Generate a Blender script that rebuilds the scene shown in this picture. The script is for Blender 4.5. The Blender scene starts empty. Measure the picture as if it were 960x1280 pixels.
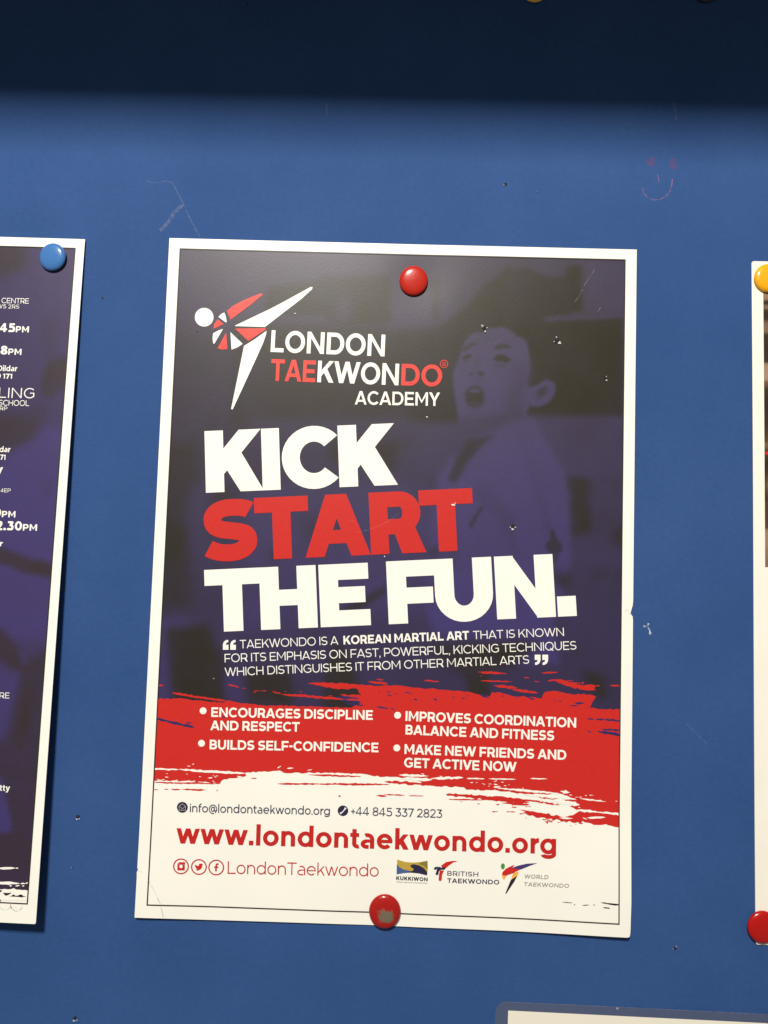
import bpy, bmesh, math, random
import numpy as np
from mathutils import Vector, Matrix
from mathutils.geometry import delaunay_2d_cdt
random.seed(7)
rng = np.random.default_rng(5)
R_ = math.radians
sc = bpy.context.scene
COL = sc.collection
MM = 0.001

# ---------------------------------------------------------------- camera
# board space: u right, v up, w out of the board (mm). World: x=u, y=-w, z=v (m)
def W3(u, v, w=0.0):
    return Vector((u*MM, -w*MM, v*MM))
FPX = 962.0
CAM_A = (R_(3.75), R_(0.78), R_(1.73)); CAM_P = (0.94, 5.6, 338.5)
cx_, sx_ = math.cos(CAM_A[0]), math.sin(CAM_A[0]); cy_, sy_ = math.cos(CAM_A[1]), math.sin(CAM_A[1])
cz_, sz_ = math.cos(CAM_A[2]), math.sin(CAM_A[2])
RX = np.array([[1,0,0],[0,cx_,-sx_],[0,sx_,cx_]]); RY = np.array([[cy_,0,sy_],[0,1,0],[-sy_,0,cy_]])
RZ = np.array([[cz_,-sz_,0],[sz_,cz_,0],[0,0,1]])
CM = RZ @ RX @ RY
B2W = np.array([[1,0,0],[0,0,-1],[0,1,0]], float)
cam = bpy.data.cameras.new('camera'); camo = bpy.data.objects.new('camera', cam); COL.objects.link(camo)
cam.sensor_fit = 'VERTICAL'; cam.sensor_height = 36.0; cam.sensor_width = 27.0; cam.lens = 36.0*FPX/1280
cam.clip_start = 0.01; cam.clip_end = 50
m4 = Matrix((B2W @ CM).tolist()).to_4x4(); m4.translation = W3(*CAM_P)
camo.matrix_world = m4
sc.camera = camo

# ---------------------------------------------------------------- light
world = bpy.data.worlds.new('World'); sc.world = world; world.use_nodes = True
bg = world.node_tree.nodes['Background']; bg.inputs[0].default_value = (1.0, 0.93, 0.80, 1); bg.inputs[1].default_value = 0.20
def area(name, u, v, w, sx, sy, power, color, target=(0, 0, 0)):
    l = bpy.data.lights.new(name, 'AREA'); l.shape = 'RECTANGLE'; l.size = sx*MM; l.size_y = sy*MM
    l.energy = power; l.color = color
    o = bpy.data.objects.new(name, l); COL.objects.link(o); o.location = W3(u, v, w)
    d = W3(*target) - o.location
    o.rotation_euler = d.to_track_quat('-Z', 'Y').to_euler()
    return o
area('ceiling_lamp', -240, 1000, 1250, 200, 190, 36.5, (1.0, 0.955, 0.865), (0, 0, 0))
sc.view_settings.view_transform = 'Standard'; sc.view_settings.look = 'None'
sc.view_settings.exposure = 0.0; sc.view_settings.gamma = 1.0
sc.cycles.max_bounces = 6

# ---------------------------------------------------------------- materials
def nt(m):
    m.use_nodes = True
    return m.node_tree, m.node_tree.nodes, m.node_tree.links
def mat(name, color, rough=0.5, bump=0.0, bscale=800.0, var=0.0, vscale=60.0, spec=0.5, metallic=0.0, coat=0.0, bdist=0.0001, detail=4.0):
    m = bpy.data.materials.new(name); t, n, l = nt(m); b = n['Principled BSDF']
    b.inputs['Base Color'].default_value = (*color, 1); b.inputs['Roughness'].default_value = rough
    b.inputs['Specular IOR Level'].default_value = spec; b.inputs['Metallic'].default_value = metallic
    b.inputs['Coat Weight'].default_value = coat; b.inputs['Coat Roughness'].default_value = 0.08
    tc = n.new('ShaderNodeTexCoord')
    if var > 0:
        no = n.new('ShaderNodeTexNoise'); no.inputs['Scale'].default_value = vscale; no.inputs['Detail'].default_value = 6
        l.new(tc.outputs['Object'], no.inputs['Vector'])
        mr = n.new('ShaderNodeMapRange'); mr.inputs[1].default_value = .3; mr.inputs[2].default_value = .7
        mr.inputs[3].default_value = 1-var; mr.inputs[4].default_value = 1+var
        l.new(no.outputs[0], mr.inputs[0])
        mx = n.new('ShaderNodeVectorMath'); mx.operation = 'SCALE'; mx.inputs[0].default_value = color
        l.new(mr.outputs[0], mx.inputs['Scale']); l.new(mx.outputs[0], b.inputs['Base Color'])
    if bump > 0:
        nb = n.new('ShaderNodeTexNoise'); nb.inputs['Scale'].default_value = bscale; nb.inputs['Detail'].default_value = detail
        l.new(tc.outputs['Object'], nb.inputs['Vector'])
        bp = n.new('ShaderNodeBump'); bp.inputs['Strength'].default_value = bump; bp.inputs['Distance'].default_value = bdist
        l.new(nb.outputs[0], bp.inputs['Height']); l.new(bp.outputs[0], b.inputs['Normal'])
    return m
PR = 0.405   # gloss of the printed card
def ink(name, color, **k):
    a = dict(rough=PR, spec=.38, bump=.26, bscale=1100, var=.04, vscale=900, bdist=.00006); a.update(k)
    return mat(name, color, **a)
M = {}
M['card'] = ink('white_card', (.87, .855, .795), var=.015, vscale=40)
M['card_b'] = ink('white_card_plain', (.86, .83, .75), var=.015, vscale=40)
M['white'] = ink('white_print', (.87, .855, .795), var=.02)
M['red'] = ink('red_print', (.55, .020, .015))
M['redlogo'] = ink('light_red_print', (.72, .045, .032))
M['redtext'] = ink('dark_red_print', (.50, .016, .014))
M['navy'] = ink('navy_print', (.022, .018, .06))
M['grey_navy'] = ink('slate_print', (.07, .07, .11))
M['line'] = ink('black_line_print', (.03, .022, .02))
M['purple'] = ink('purple_print', (.030, .021, .10))
M['dark'] = ink('dark_print', (.018, .014, .022))
M['gold'] = ink('gold_print', (.48, .33, .05)); M['steel'] = ink('steel_blue_print', (.06, .11, .28))
M['olive'] = ink('olive_gold_print', (.22, .18, .04))
M['green'] = ink('green_print', (.06, .27, .04)); M['yellow'] = ink('yellow_print', (.85, .42, .06))
M['warm_grey'] = ink('grey_print', (.33, .31, .28)); M['indigo'] = ink('indigo_print', (.05, .035, .16))
M['tan'] = ink('tan_print', (.62, .42, .30)); M['brown'] = ink('brown_print', (.09, .045, .03))
def faint(name, color, alpha):
    m = bpy.data.materials.new(name); t, n, l = nt(m); b = n['Principled BSDF']
    b.inputs['Base Color'].default_value = (*color, 1); b.inputs['Roughness'].default_value = .6
    tc = n.new('ShaderNodeTexCoord'); no = n.new('ShaderNodeTexNoise'); no.inputs['Scale'].default_value = 500; no.inputs['Detail'].default_value = 5
    l.new(tc.outputs['Object'], no.inputs['Vector'])
    mr = n.new('ShaderNodeMapRange'); mr.inputs[1].default_value = .35; mr.inputs[2].default_value = .65; mr.inputs[3].default_value = 0; mr.inputs[4].default_value = alpha
    l.new(no.outputs[0], mr.inputs[0]); l.new(mr.outputs[0], b.inputs['Alpha'])
    return m
M['scratch'] = faint('pale_scratch', (.5, .48, .46), .17)
M['scuff'] = faint('pale_scuff', (.40, .42, .55), .20)
M['chalk'] = faint('white_scuff', (.75, .78, .85), .75)
M['pink'] = faint('pink_crayon', (.34, .16, .34), .55)
M['pinkdab'] = faint('pink_dab', (.22, .06, .20), .42)
M['pencil'] = faint('pencil_mark', (.08, .06, .06), .8)
M['redpen'] = faint('red_pen_mark', (.5, .05, .05), .8)
M['crease'] = faint('paper_crease', (.45, .42, .36), .35)
# photograph print: colour attribute
def photo_mat():
    m = bpy.data.materials.new('duotone_photo_print'); t, n, l = nt(m); b = n['Principled BSDF']
    a = n.new('ShaderNodeAttribute'); a.attribute_name = 'print'; a.attribute_type = 'GEOMETRY'
    tc = n.new('ShaderNodeTexCoord'); no = n.new('ShaderNodeTexNoise'); no.inputs['Scale'].default_value = 900; no.inputs['Detail'].default_value = 3
    l.new(tc.outputs['Object'], no.inputs['Vector'])
    mr = n.new('ShaderNodeMapRange'); mr.inputs[3].default_value = .88; mr.inputs[4].default_value = 1.12
    l.new(no.outputs[0], mr.inputs[0])
    mx = n.new('ShaderNodeVectorMath'); mx.operation = 'SCALE'
    l.new(a.outputs['Color'], mx.inputs[0]); l.new(mr.outputs[0], mx.inputs['Scale']); l.new(mx.outputs[0], b.inputs['Base Color'])
    b.inputs['Roughness'].default_value = PR; b.inputs['Specular IOR Level'].default_value = .38
    nb = n.new('ShaderNodeTexNoise'); nb.inputs['Scale'].default_value = 1100; nb.inputs['Detail'].default_value = 4
    l.new(tc.outputs['Object'], nb.inputs['Vector'])
    bp = n.new('ShaderNodeBump'); bp.inputs['Strength'].default_value = .28; bp.inputs['Distance'].default_value = .00006
    l.new(nb.outputs[0], bp.inputs['Height']); l.new(bp.outputs[0], b.inputs['Normal'])
    return m
M['photo'] = photo_mat()

# ---------------------------------------------------------------- object helpers
def meshobj(name, verts, faces, material, parent=None, smooth=False):
    me = bpy.data.meshes.new(name); me.from_pydata([tuple(v) for v in verts], [], faces); me.update()
    if material: me.materials.append(material)
    if smooth: me.polygons.foreach_set('use_smooth', [True]*len(me.polygons))
    o = bpy.data.objects.new(name, me); COL.objects.link(o)
    if parent: o.parent = parent
    return o
def empty(name, loc=(0, 0, 0), label=None, cat=None, group=None):
    o = bpy.data.objects.new(name, None); COL.objects.link(o); o.location = loc; o.empty_display_size = .01
    if label: o['label'] = label
    if cat: o['category'] = cat
    if group: o['group'] = group
    return o

# measured points of the photograph (960x1280) -> board plane lifted by w
def at(px, py, w=0.0):
    d = CM @ np.array([(px-480)/FPX, -(py-640)/FPX, -1.0])
    t = (w - CAM_P[2]) / d[2]
    return (CAM_P[0]+d[0]*t, CAM_P[1]+d[1]*t)

# ---------------------------------------------------------------- 2D shapes
def rect(x0, y0, x1, y1): return [(x0, y0), (x1, y0), (x1, y1), (x0, y1)]
def par(x0, y0, x1, y1, w): return [(x0, y0), (x0+w, y0), (x1+w, y1), (x1, y1)]
def arc(cx, cy, rx, ry, w, a0, a1, h=None, n=None):
    h = w if h is None else h
    n = n or max(3, int(abs(a1-a0)/11))
    out = []
    for i in range(n):
        a, b = R_(a0+(a1-a0)*i/n), R_(a0+(a1-a0)*(i+1)/n)
        out.append([(cx+rx*math.cos(a), cy+ry*math.sin(a)), (cx+rx*math.cos(b), cy+ry*math.sin(b)),
                    (cx+(rx-w)*math.cos(b), cy+(ry-h)*math.sin(b)), (cx+(rx-w)*math.cos(a), cy+(ry-h)*math.sin(a))])
    return out
def disc(cx, cy, r, n=20, ry=None):
    ry = r if ry is None else ry
    return [(cx+r*math.cos(2*math.pi*i/n), cy+ry*math.sin(2*math.pi*i/n)) for i in range(n)]
def bez(p0, p1, p2, p3, n=8):
    return [tuple((1-t)**3*a+3*(1-t)**2*t*b+3*(1-t)*t*t*c+t**3*d for a, b, c, d in zip(p0, p1, p2, p3)) for t in [i/n for i in range(n+1)]]
def stroke(pts, w):
    P = []
    for p in pts:
        if not P or math.dist(P[-1], p) > 1e-6: P.append(p)
    L, Rr = [], []
    ws = w if isinstance(w, (list, tuple)) else [w]*len(P)
    for i, p in enumerate(P):
        a = P[max(0, i-1)]; b = P[min(len(P)-1, i+1)]
        dx, dy = b[0]-a[0], b[1]-a[1]; d = math.hypot(dx, dy) or 1
        k = 1.0
        if 0 < i < len(P)-1:
            u = (p[0]-a[0], p[1]-a[1]); v = (b[0]-p[0], b[1]-p[1])
            c = (u[0]*v[0]+u[1]*v[1])/(math.hypot(*u)*math.hypot(*v))
            k = 1/max(.5, math.sqrt(max(0, (1+c)/2)))
        s = ws[min(i, len(ws)-1)]/2*k
        L.append((p[0]-dy/d*s, p[1]+dx/d*s)); Rr.append((p[0]+dy/d*s, p[1]-dx/d*s))
    return [[L[i], Rr[i], Rr[i+1], L[i+1]] for i in range(len(P)-1)]

# ---------------------------------------------------------------- lettering: geometric sans drawn from strokes (cap height 1)
def spath(W, w, top=1.0, h=None):
    s = w/2; T = top
    k = .55
    yu = T-s-(T/2-s)/2; yl = s+(T/2-s)/2; xl, xr = s, W-s; m = W*.5
    sx = .02 if w > .2 else .0
    pts = bez((W-.085-sx, T-.115-s*.55), (W*.78, T-s*1.0), (W*.64, T-s), (m+.01, T-s))
    pts += bez((m+.01, T-s), (xl+(m-xl)*(1-k), T-s), (xl+.015, yu+(T-s-yu)*k), (xl+.015, yu))
    pts += bez((xl+.015, yu), (xl+.015, T/2+.02), (m-.14, T/2+.015), (m+.02, T/2-.01))
    pts += bez((m+.02, T/2-.01), (m+.20, T/2-.045), (xr, T/2-.04), (xr, yl))
    pts += bez((xr, yl), (xr, yl-(yl-s)*k), (m+(xr-m)*k, s), (m, s))
    pts += bez((m, s), (m-.14, s), (.20, s*1.1), (.065+sx*.6, .145+s*.55))
    return stroke(pts, w)
def karms(W, T, yl, w, q, bs, stem=1.0):
    xt = W-.025; m = (T-yl)/(xt-w); qa = q*1.06; yu = yl+m*qa
    P = [rect(0, 0, w, stem), [(w*.8, yl-m*w*.2), (xt, T), (xt-qa, T), (w*.8, yu-m*w*.2)]]
    xr = w+(W-w)*.44; yr = yl+m*(xr-w); sl = (W-xr)/yr; ql = q*1.12
    x2 = (W-ql-(sl*(yl-m*w)))/(1+sl*m); y2 = yl+m*(x2-w)
    e = .12*w+.01
    P.append([(W-ql, 0), (W, 0), (xr-e*.2, yr+e), (x2-e*.6, y2+e*.8)])
    return bs, W, .0, P
def glyph(c, w):
    """returns (left bearing, width, right bearing, polygons)"""
    h = w*.84 if w > .25 else (w*.88 if w > .15 else w*.96)
    s = w/2; bs = .09-.1*w; br = .055-.06*w
    q = w*1.12  # horizontal width of a diagonal
    if c == ' ': return 0, .30, .02, []
    if c == 'A':
        W = .98+.25*w
        d = w*1.0+.015; t = w*.56+.005
        P = [par(0, 0, W/2-t, 1, d), par(W-d, 0, W/2+t-d, 1, d), rect(.22*W, .205, .78*W, .205+h*.88)]
        return .01, W, .01, P
    if c == 'B':
        W = .80+.1*w; r = .262; P = [rect(0, 0, w, 1)]
        for y0, y1, x in ((0, .5+h/2, W), (.5-h/2, 1, W-.05)):
            ry = (y1-y0)/2; cx = x-ry*1.02
            P += [rect(0, y0, cx, y0+h), rect(0, y1-h, cx, y1)] + arc(cx, (y0+y1)/2, ry*1.02, ry, w, -90, 90, h)
        return bs, W, br, P
    if c in 'CGOQ':
        rx = .545; W = {'C': .965, 'G': 1.0, 'O': 1.09, 'Q': 1.09}[c]; ry = .512; cy = .5
        if c in 'OQ':
            P = arc(rx, cy, rx, ry, w, 0, 360, h, 36)
            if c == 'Q': P.append([(.60, .27), (.60+q*.8, .27+q*.25), (1.06, .0), (1.06-q*.9, -.06)])
            return br, W, br, P
        if c == 'C': return br, W, br, arc(rx, cy, rx, ry, w, 42, 318, h, 28)
        P = arc(rx, cy, rx, ry, w, 44, 318, h, 28)
        P += [rect(W-w-.02, .12, W-.02, .545), rect(.56, .545-h*.85, W-.02, .545)]
        return br, W, bs*.8, P
    if c == 'D':
        W = .96; P = [rect(0, 0, w, 1), rect(0, 0, W-.5, h), rect(0, 1-h, W-.5, 1)] + arc(W-.5, .5, .5, .5, w, -90, 90, h, 18)
        return bs, W, br, P
    if c == 'E':
        W = .74+.2*w; return bs, W, .05, [rect(0, 0, w, 1), rect(0, 0, W, h), rect(0, 1-h, W-.01, 1), rect(0, .5-h/2, W-.07, .5+h/2)]
    if c == 'F':
        W = .72+.2*w; return bs, W, .03, [rect(0, 0, w, 1), rect(0, 1-h, W, 1), rect(0, .44-h/2, W-.06, .44+h/2)]
    if c == 'H':
        W = .90; return bs, W, bs, [rect(0, 0, w, 1), rect(W-w, 0, W, 1), rect(0, .5-h/2, W, .5+h/2)]
    if c == 'I': return bs, w, bs, [rect(0, 0, w, 1)]
    if c == 'K': return karms(.86+.3*w, 1.0, .29, w, q, bs)
    if c == 'L': W = .68+.15*w; return bs, W, .03, [rect(0, 0, w, 1), rect(0, 0, W, h)]
    if c == 'M':
        W = 1.08; return bs, W, bs, [rect(0, 0, w, 1), rect(W-w, 0, W, 1), [(0, 1), (w*.98, 1), (W/2, .27+.55*w), (W/2, .27-.45*w)], [(W, 1), (W-w*.98, 1), (W/2, .27+.55*w), (W/2, .27-.45*w)]]
    if c == 'N':
        W = .95; return bs, W, bs, [rect(0, 0, w, 1), rect(W-w, 0, W, 1), [(0, 1), (w*.95, 1), (W, 0), (W-w*.95, 0)]]
    if c in 'PR':
        W = .80+.1*w; y0 = .36-.2*w if c == 'P' else .37-.2*w; ry = (1-y0)/2; cx = W-ry*1.0
        P = [rect(0, 0, w, 1), rect(0, 1-h, cx, 1), rect(0, y0, cx, y0+h)] + arc(cx, (1+y0)/2, ry, ry, w, -90, 90, h, 14)
        if c == 'R':
            W2 = W+.02+.15*w; P.append([(W2-q*1.18, 0), (W2, 0), (cx+.12+w*.3, y0+h*.8), (cx-.10-.1*w, y0+h*.5)]); W = W2
        return bs, W, .02, P
    if c == 'S': W = .74+.28*w; return .045, W, .045, spath(W, (w+h)/2)
    if c == 'T': W = .80+.22*w; return .02, W, .02, [rect(0, 1-h, W, 1), rect(W/2-s, 0, W/2+s, 1)]
    if c == 'U':
        W = .88+.12*w; r = W/2; return bs*.9, W, bs*.9, [rect(0, .42, w, 1), rect(W-w, .42, W, 1)] + arc(r, .42, r, .435, w, 180, 360, h, 16)
    if c == 'V':
        W = .96+.25*w; return 0, W, 0, [par(W/2-q*.52, 0, 0, 1, q*1.04), par(W/2-q*.52, 0, W-q*1.04, 1, q*1.04)]
    if c == 'W':
        W = 1.42+.35*w; a = W*.29; b = W*.71; d = q*.97
        return .0, W, .0, [par(a-d/2, 0, 0, 1, d), par(a-d/2, 0, W/2-d/2, 1, d), par(b-d/2, 0, W/2-d/2, 1, d), par(b-d/2, 0, W-d, 1, d)]
    if c == 'Y':
        W = .90+.3*w; return 0, W, 0, [rect(W/2-s, 0, W/2+s, .45), [(0, 1), (q*1.15, 1), (W/2+s, .42), (W/2-s, .38)], [(W, 1), (W-q*1.15, 1), (W/2-s, .42), (W/2+s, .38)]]
    if c == '.': z = w*1.05; return .05, z, .05, [rect(0, 0, z, z)]
    if c == ',': z = w*1.05; return .05, z, .05, [rect(0, 0, z, z), [(z*.25, 0), (z, 0), (z*.5, -.17), (z*.05, -.17)]]
    if c == '-': return .06, .36, .06, [rect(0, .36, .36, .36+h)]
    if c == '+': return .06, .52, .06, [rect(0, .42-h/2, .52, .42+h/2), rect(.26-s, .16, .26+s, .68)]
    # digits
    if c == '0': return .05, .80, .05, arc(.40, .5, .40, .512, w, 0, 360, h, 30)
    if c == '1': return .02, .22+w, .09, [rect(.22, 0, .22+w, 1), [(0, 1-h*.5), (.22+w*.5, 1), (.22+w*.5, 1-h*1.1), (.02, .78-.2*w)]]
    if c in '2':
        W = .72; p = bez((s*.9, .76), (.12, .96-s*.3), (.24, 1-s), (.35, 1-s)) + bez((.35, 1-s), (.54, 1-s), (W-s-.02, .88), (W-s-.02, .72)) + bez((W-s-.02, .72), (W-s-.02, .56), (.45, .42), (w*.5, h*.55))
        return .04, W, .04, stroke(p, w*.98)+[rect(0, 0, W, h)]
    if c in '3':
        W = .74; p = [(.08, 1-h/2), (W-.10, 1-h/2)]
        p2 = bez((.30, .56), (.55, .56), (W-s, .50), (W-s, .31)) + bez((W-s, .31), (W-s, .12), (.52, s), (.36, s)) + bez((.36, s), (.2, s), (.10, .12), (.045, .19))
        return .03, W, .04, stroke(p, h)+stroke(p2, w)+[[(W-.04-q*1.3, 1-h*.6), (W-.04, 1-h*.2), (W-.04, 1-h), (.30+q*.9, .58), (.26, .58)]]
    if c == '4': W = .84; return .02, W, .03, [rect(.56-s, 0, .56+s, 1), rect(0, .20, W, .20+h), [(0, .20+h*.6), (.56-s, 1), (.56+s, 1), (.56-s*.4, .93-.3*w), (q*.9, .20+h)]]
    if c == '5':
        W = .76; p = bez((.13, .56), (.25, .62), (W-s, .68), (W-s, .33)) + bez((W-s, .33), (W-s, .12), (.52, s), (.34, s)) + bez((.34, s), (.2, s), (.10, .12), (.045, .17))
        return .04, W, .04, stroke(p, w)+[rect(.10, 1-h, W-.06, 1), rect(.10, .52, .10+w*.95, 1)]
    if c == '7': W = .76; return .02, W, .02, [rect(0, 1-h, W, 1), par(.16, 0, W-q*1.1, 1, q*1.1)]
    if c == '8': return .04, .78, .04, arc(.39, .275, .39, .287, w, 0, 360, h, 24)+arc(.39, .745, .345, .265, w, 0, 360, h, 24)
    # lower case
    X = .74; rx = .395; ry = X/2+.01; cy = X/2
    ring = lambda x: arc(x+rx, cy, rx, ry, w, 0, 360, h, 30)
    if c == 'o': return .045, 2*rx, .045, ring(0)
    if c == 'd': return .045, .79, bs, ring(0)+[rect(.79-w, 0, .79, 1.04)]
    if c == 'g': return .045, .79, bs, ring(0)+[rect(.79-w, .0, .79, X)]+arc(.40, .0, .39, .235, w, 198, 360, h, 14)
    if c == 'l': return bs, w, bs, [rect(0, 0, w, 1.04)]
    if c == 'i': return bs, w, bs, [rect(0, 0, w, X), rect(-.01, .86, w+.01, .86+w*1.02)]
    if c == 'n':
        W = .70; return bs, W, bs, [rect(0, 0, w, X), rect(W-w, 0, W, .42)]+arc(W/2, .42, W/2, X-.41, w, 0, 180, h, 16)
    if c == 'r': return bs, .42, .0, [rect(0, 0, w, X)]+arc(.42, .36, .42, .39, w, 90, 172, h*1.15, 8)
    if c == 't': return .02, .45, .02, [rect(.10, .2, .10+w, .93), rect(0, X-h, .44, X)]+arc(.10+.22+w*.35, .22, .22+w*.35, .23, w, 180, 285, h, 8)
    if c == 'f': return .02, .46, .0, [rect(.10, 0, .10+w, .80), rect(0, X-h, .43, X)]+arc(.10+.22+w*.35, .80, .22+w*.35, .25, w, 75, 180, h, 8)
    if c == 'k': return karms(.62+.3*w, .74, .20, w, q, bs, 1.04)
    if c == 'w':
        W = 1.12+.25*w; a = W*.29; b = W*.71; d = q*.93
        return .01, W, .01, [par(a-d/2, 0, 0, X, d), par(a-d/2, 0, W/2-d/2, X, d), par(b-d/2, 0, W/2-d/2, X, d), par(b-d/2, 0, W-d, X, d)]
    if c == 'y':
        W = .70+.25*w; return .01, W, .01, [par(W/2-q/2, 0, 0, X, q), [(W/2-q/2-.11, -.25), (W/2+q/2-.11, -.25), (W, X), (W-q, X)], rect(.06, -.25, W/2-.08, -.25+h)]
    if c == 'e':
        return .045, .79, .045, arc(rx, cy, rx, ry, w, 0, 318, h, 26)+[rect(w*.7, cy-h*.42, 2*rx-.01, cy+h*.42)]
    if c == 'a':
        W = .68; ox = .30
        return .045, W, bs, [rect(W-w, 0, W, .46), rect(.30, .445-h*.8, W-w*.5, .445)]+arc(W-.345, .44, .345, .31, w, 0, 118, h, 14)+arc(.30, .218, .30, .228, w, 85, 275, h, 14)+[rect(.28, -.01, W-w-.06, h-.01)]
    if c == '@':
        return .05, 1.10, .05, arc(.55, .40, .55, .56, w*.85, -55, 290, w*.85, 30)+arc(.53, .40, .27, .30, w*.9, 0, 360, w*.9, 22)+[rect(.80-w, .14, .80, .68)]+arc(.95, .30, .15, .19, w*.85, 180, 360, w*.85, 8)
    return 0, .5, 0, [rect(0, 0, .5, 1)]
def layout(text, w, track=0.0):
    x = 0; out = []
    first = True
    for c in text:
        l, W, r, P = glyph(c, w)
        x += 0 if first else l
        out.append((c, x, W, P)); x += W + r + track; first = False
    x -= (r + track)
    return x, out
def text_polys(text, p0, p1, cap, w, slant=0.0, sx_lim=(.72, 1.3)):
    """line of text from baseline start p0 to baseline end p1 (sheet mm); tracking then width scale fit the measured length"""
    L = math.dist(p0, p1); ang = math.atan2(p1[1]-p0[1], p1[0]-p0[0])
    nat, _ = layout(text, w)
    need = L/cap; n = max(1, len(text)-1)
    tr = max(.012 if w < .2 else .0, min(.075, (need-nat)/n)) if len(text) > 1 else 0
    nat, G = layout(text, w, tr)
    k = max(sx_lim[0], min(sx_lim[1], need/nat))
    ca, sa = math.cos(ang), math.sin(ang); res = []
    for c, x, W, P in G:
        for poly in P:
            res.append([(p0[0]+ca*((x+a)*k+slant*b)*cap-sa*b*cap, p0[1]+sa*((x+a)*k+slant*b)*cap+ca*b*cap) for a, b in poly])
    return res

# ---------------------------------------------------------------- sheets pinned to the board
def clip_rect(poly, x0, y0, x1, y1):
    def cut(P, f, ip):
        out = []
        for i in range(len(P)):
            a, b = P[i-1], P[i]
            if f(b):
                if not f(a): out.append(ip(a, b))
                out.append(b)
            elif f(a): out.append(ip(a, b))
        return out
    def ix(X): return lambda a, b: (X, a[1]+(b[1]-a[1])*(X-a[0])/(b[0]-a[0]))
    def iy(Y): return lambda a, b: (a[0]+(b[0]-a[0])*(Y-a[1])/(b[1]-a[1]), Y)
    for f, ip in ((lambda p: p[0] >= x0, ix(x0)), (lambda p: p[0] <= x1, ix(x1)), (lambda p: p[1] >= y0, iy(y0)), (lambda p: p[1] <= y1, iy(y1))):
        if len(poly) < 3: return []
        poly = cut(poly, f, ip)
    return poly
def union_tris(polys):
    V, F = [], []
    for p in polys:
        if len(p) < 3: continue
        if sum(p[i-1][0]*p[i][1]-p[i][0]*p[i-1][1] for i in range(len(p))) < 0: p = p[::-1]
        k = len(V); V += [Vector(q) for q in p]; F.append(list(range(k, k+len(p))))
    if not F: return [], []
    v, e, f, ov, oe, of = delaunay_2d_cdt(V, [], F, 0, 1e-4)
    T = [list(t) for t, o in zip(f, of) if o]
    # keep only triangles whose centre lies inside a shape (self-crossing ragged outlines)
    C = np.array([[sum(v[i].x for i in t)/len(t), sum(v[i].y for i in t)/len(t)] for t in T]); keep = np.zeros(len(T), bool)
    for p in polys:
        if len(p) < 3: continue
        A = np.array(p); lo, hi = A.min(0), A.max(0)
        idx = np.nonzero(~keep & (C[:, 0] >= lo[0]) & (C[:, 0] <= hi[0]) & (C[:, 1] >= lo[1]) & (C[:, 1] <= hi[1]))[0]
        if not len(idx): continue
        x, y = C[idx, 0], C[idx, 1]; ins = np.zeros(len(idx), bool)
        for i in range(len(A)):
            (xa, ya), (xb, yb) = A[i-1], A[i]
            if ya == yb: continue
            ins ^= (y >= min(ya, yb)) & (y < max(ya, yb)) & (x < (xb-xa)*(y-ya)/(yb-ya)+xa)
        keep[idx[ins]] = True
    return [(p.x, p.y) for p in v], [t for t, k in zip(T, keep) if k]
def gridded(verts, faces, step):
    if not step: return verts, faces
    bm = bmesh.new(); vs = [bm.verts.new((x, y, 0)) for x, y in verts]
    for f in faces:
        try: bm.faces.new([vs[i] for i in f])
        except ValueError: pass
    xs = [v[0] for v in verts]; ys = [v[1] for v in verts]
    for k in range(int(min(xs)//step)+1, int(max(xs)//step)+1):
        bmesh.ops.bisect_plane(bm, geom=bm.verts[:]+bm.edges[:]+bm.faces[:], dist=1e-5, plane_co=(k*step, 0, 0), plane_no=(1, 0, 0))
    for k in range(int(min(ys)//step)+1, int(max(ys)//step)+1):
        bmesh.ops.bisect_plane(bm, geom=bm.verts[:]+bm.edges[:]+bm.faces[:], dist=1e-5, plane_co=(0, k*step, 0), plane_no=(0, 1, 0))
    bm.verts.index_update()
    v2 = [(v.co.x, v.co.y) for v in bm.verts]; f2 = [[v.index for v in f.verts] for f in bm.faces]
    bm.free(); return v2, f2
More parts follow.
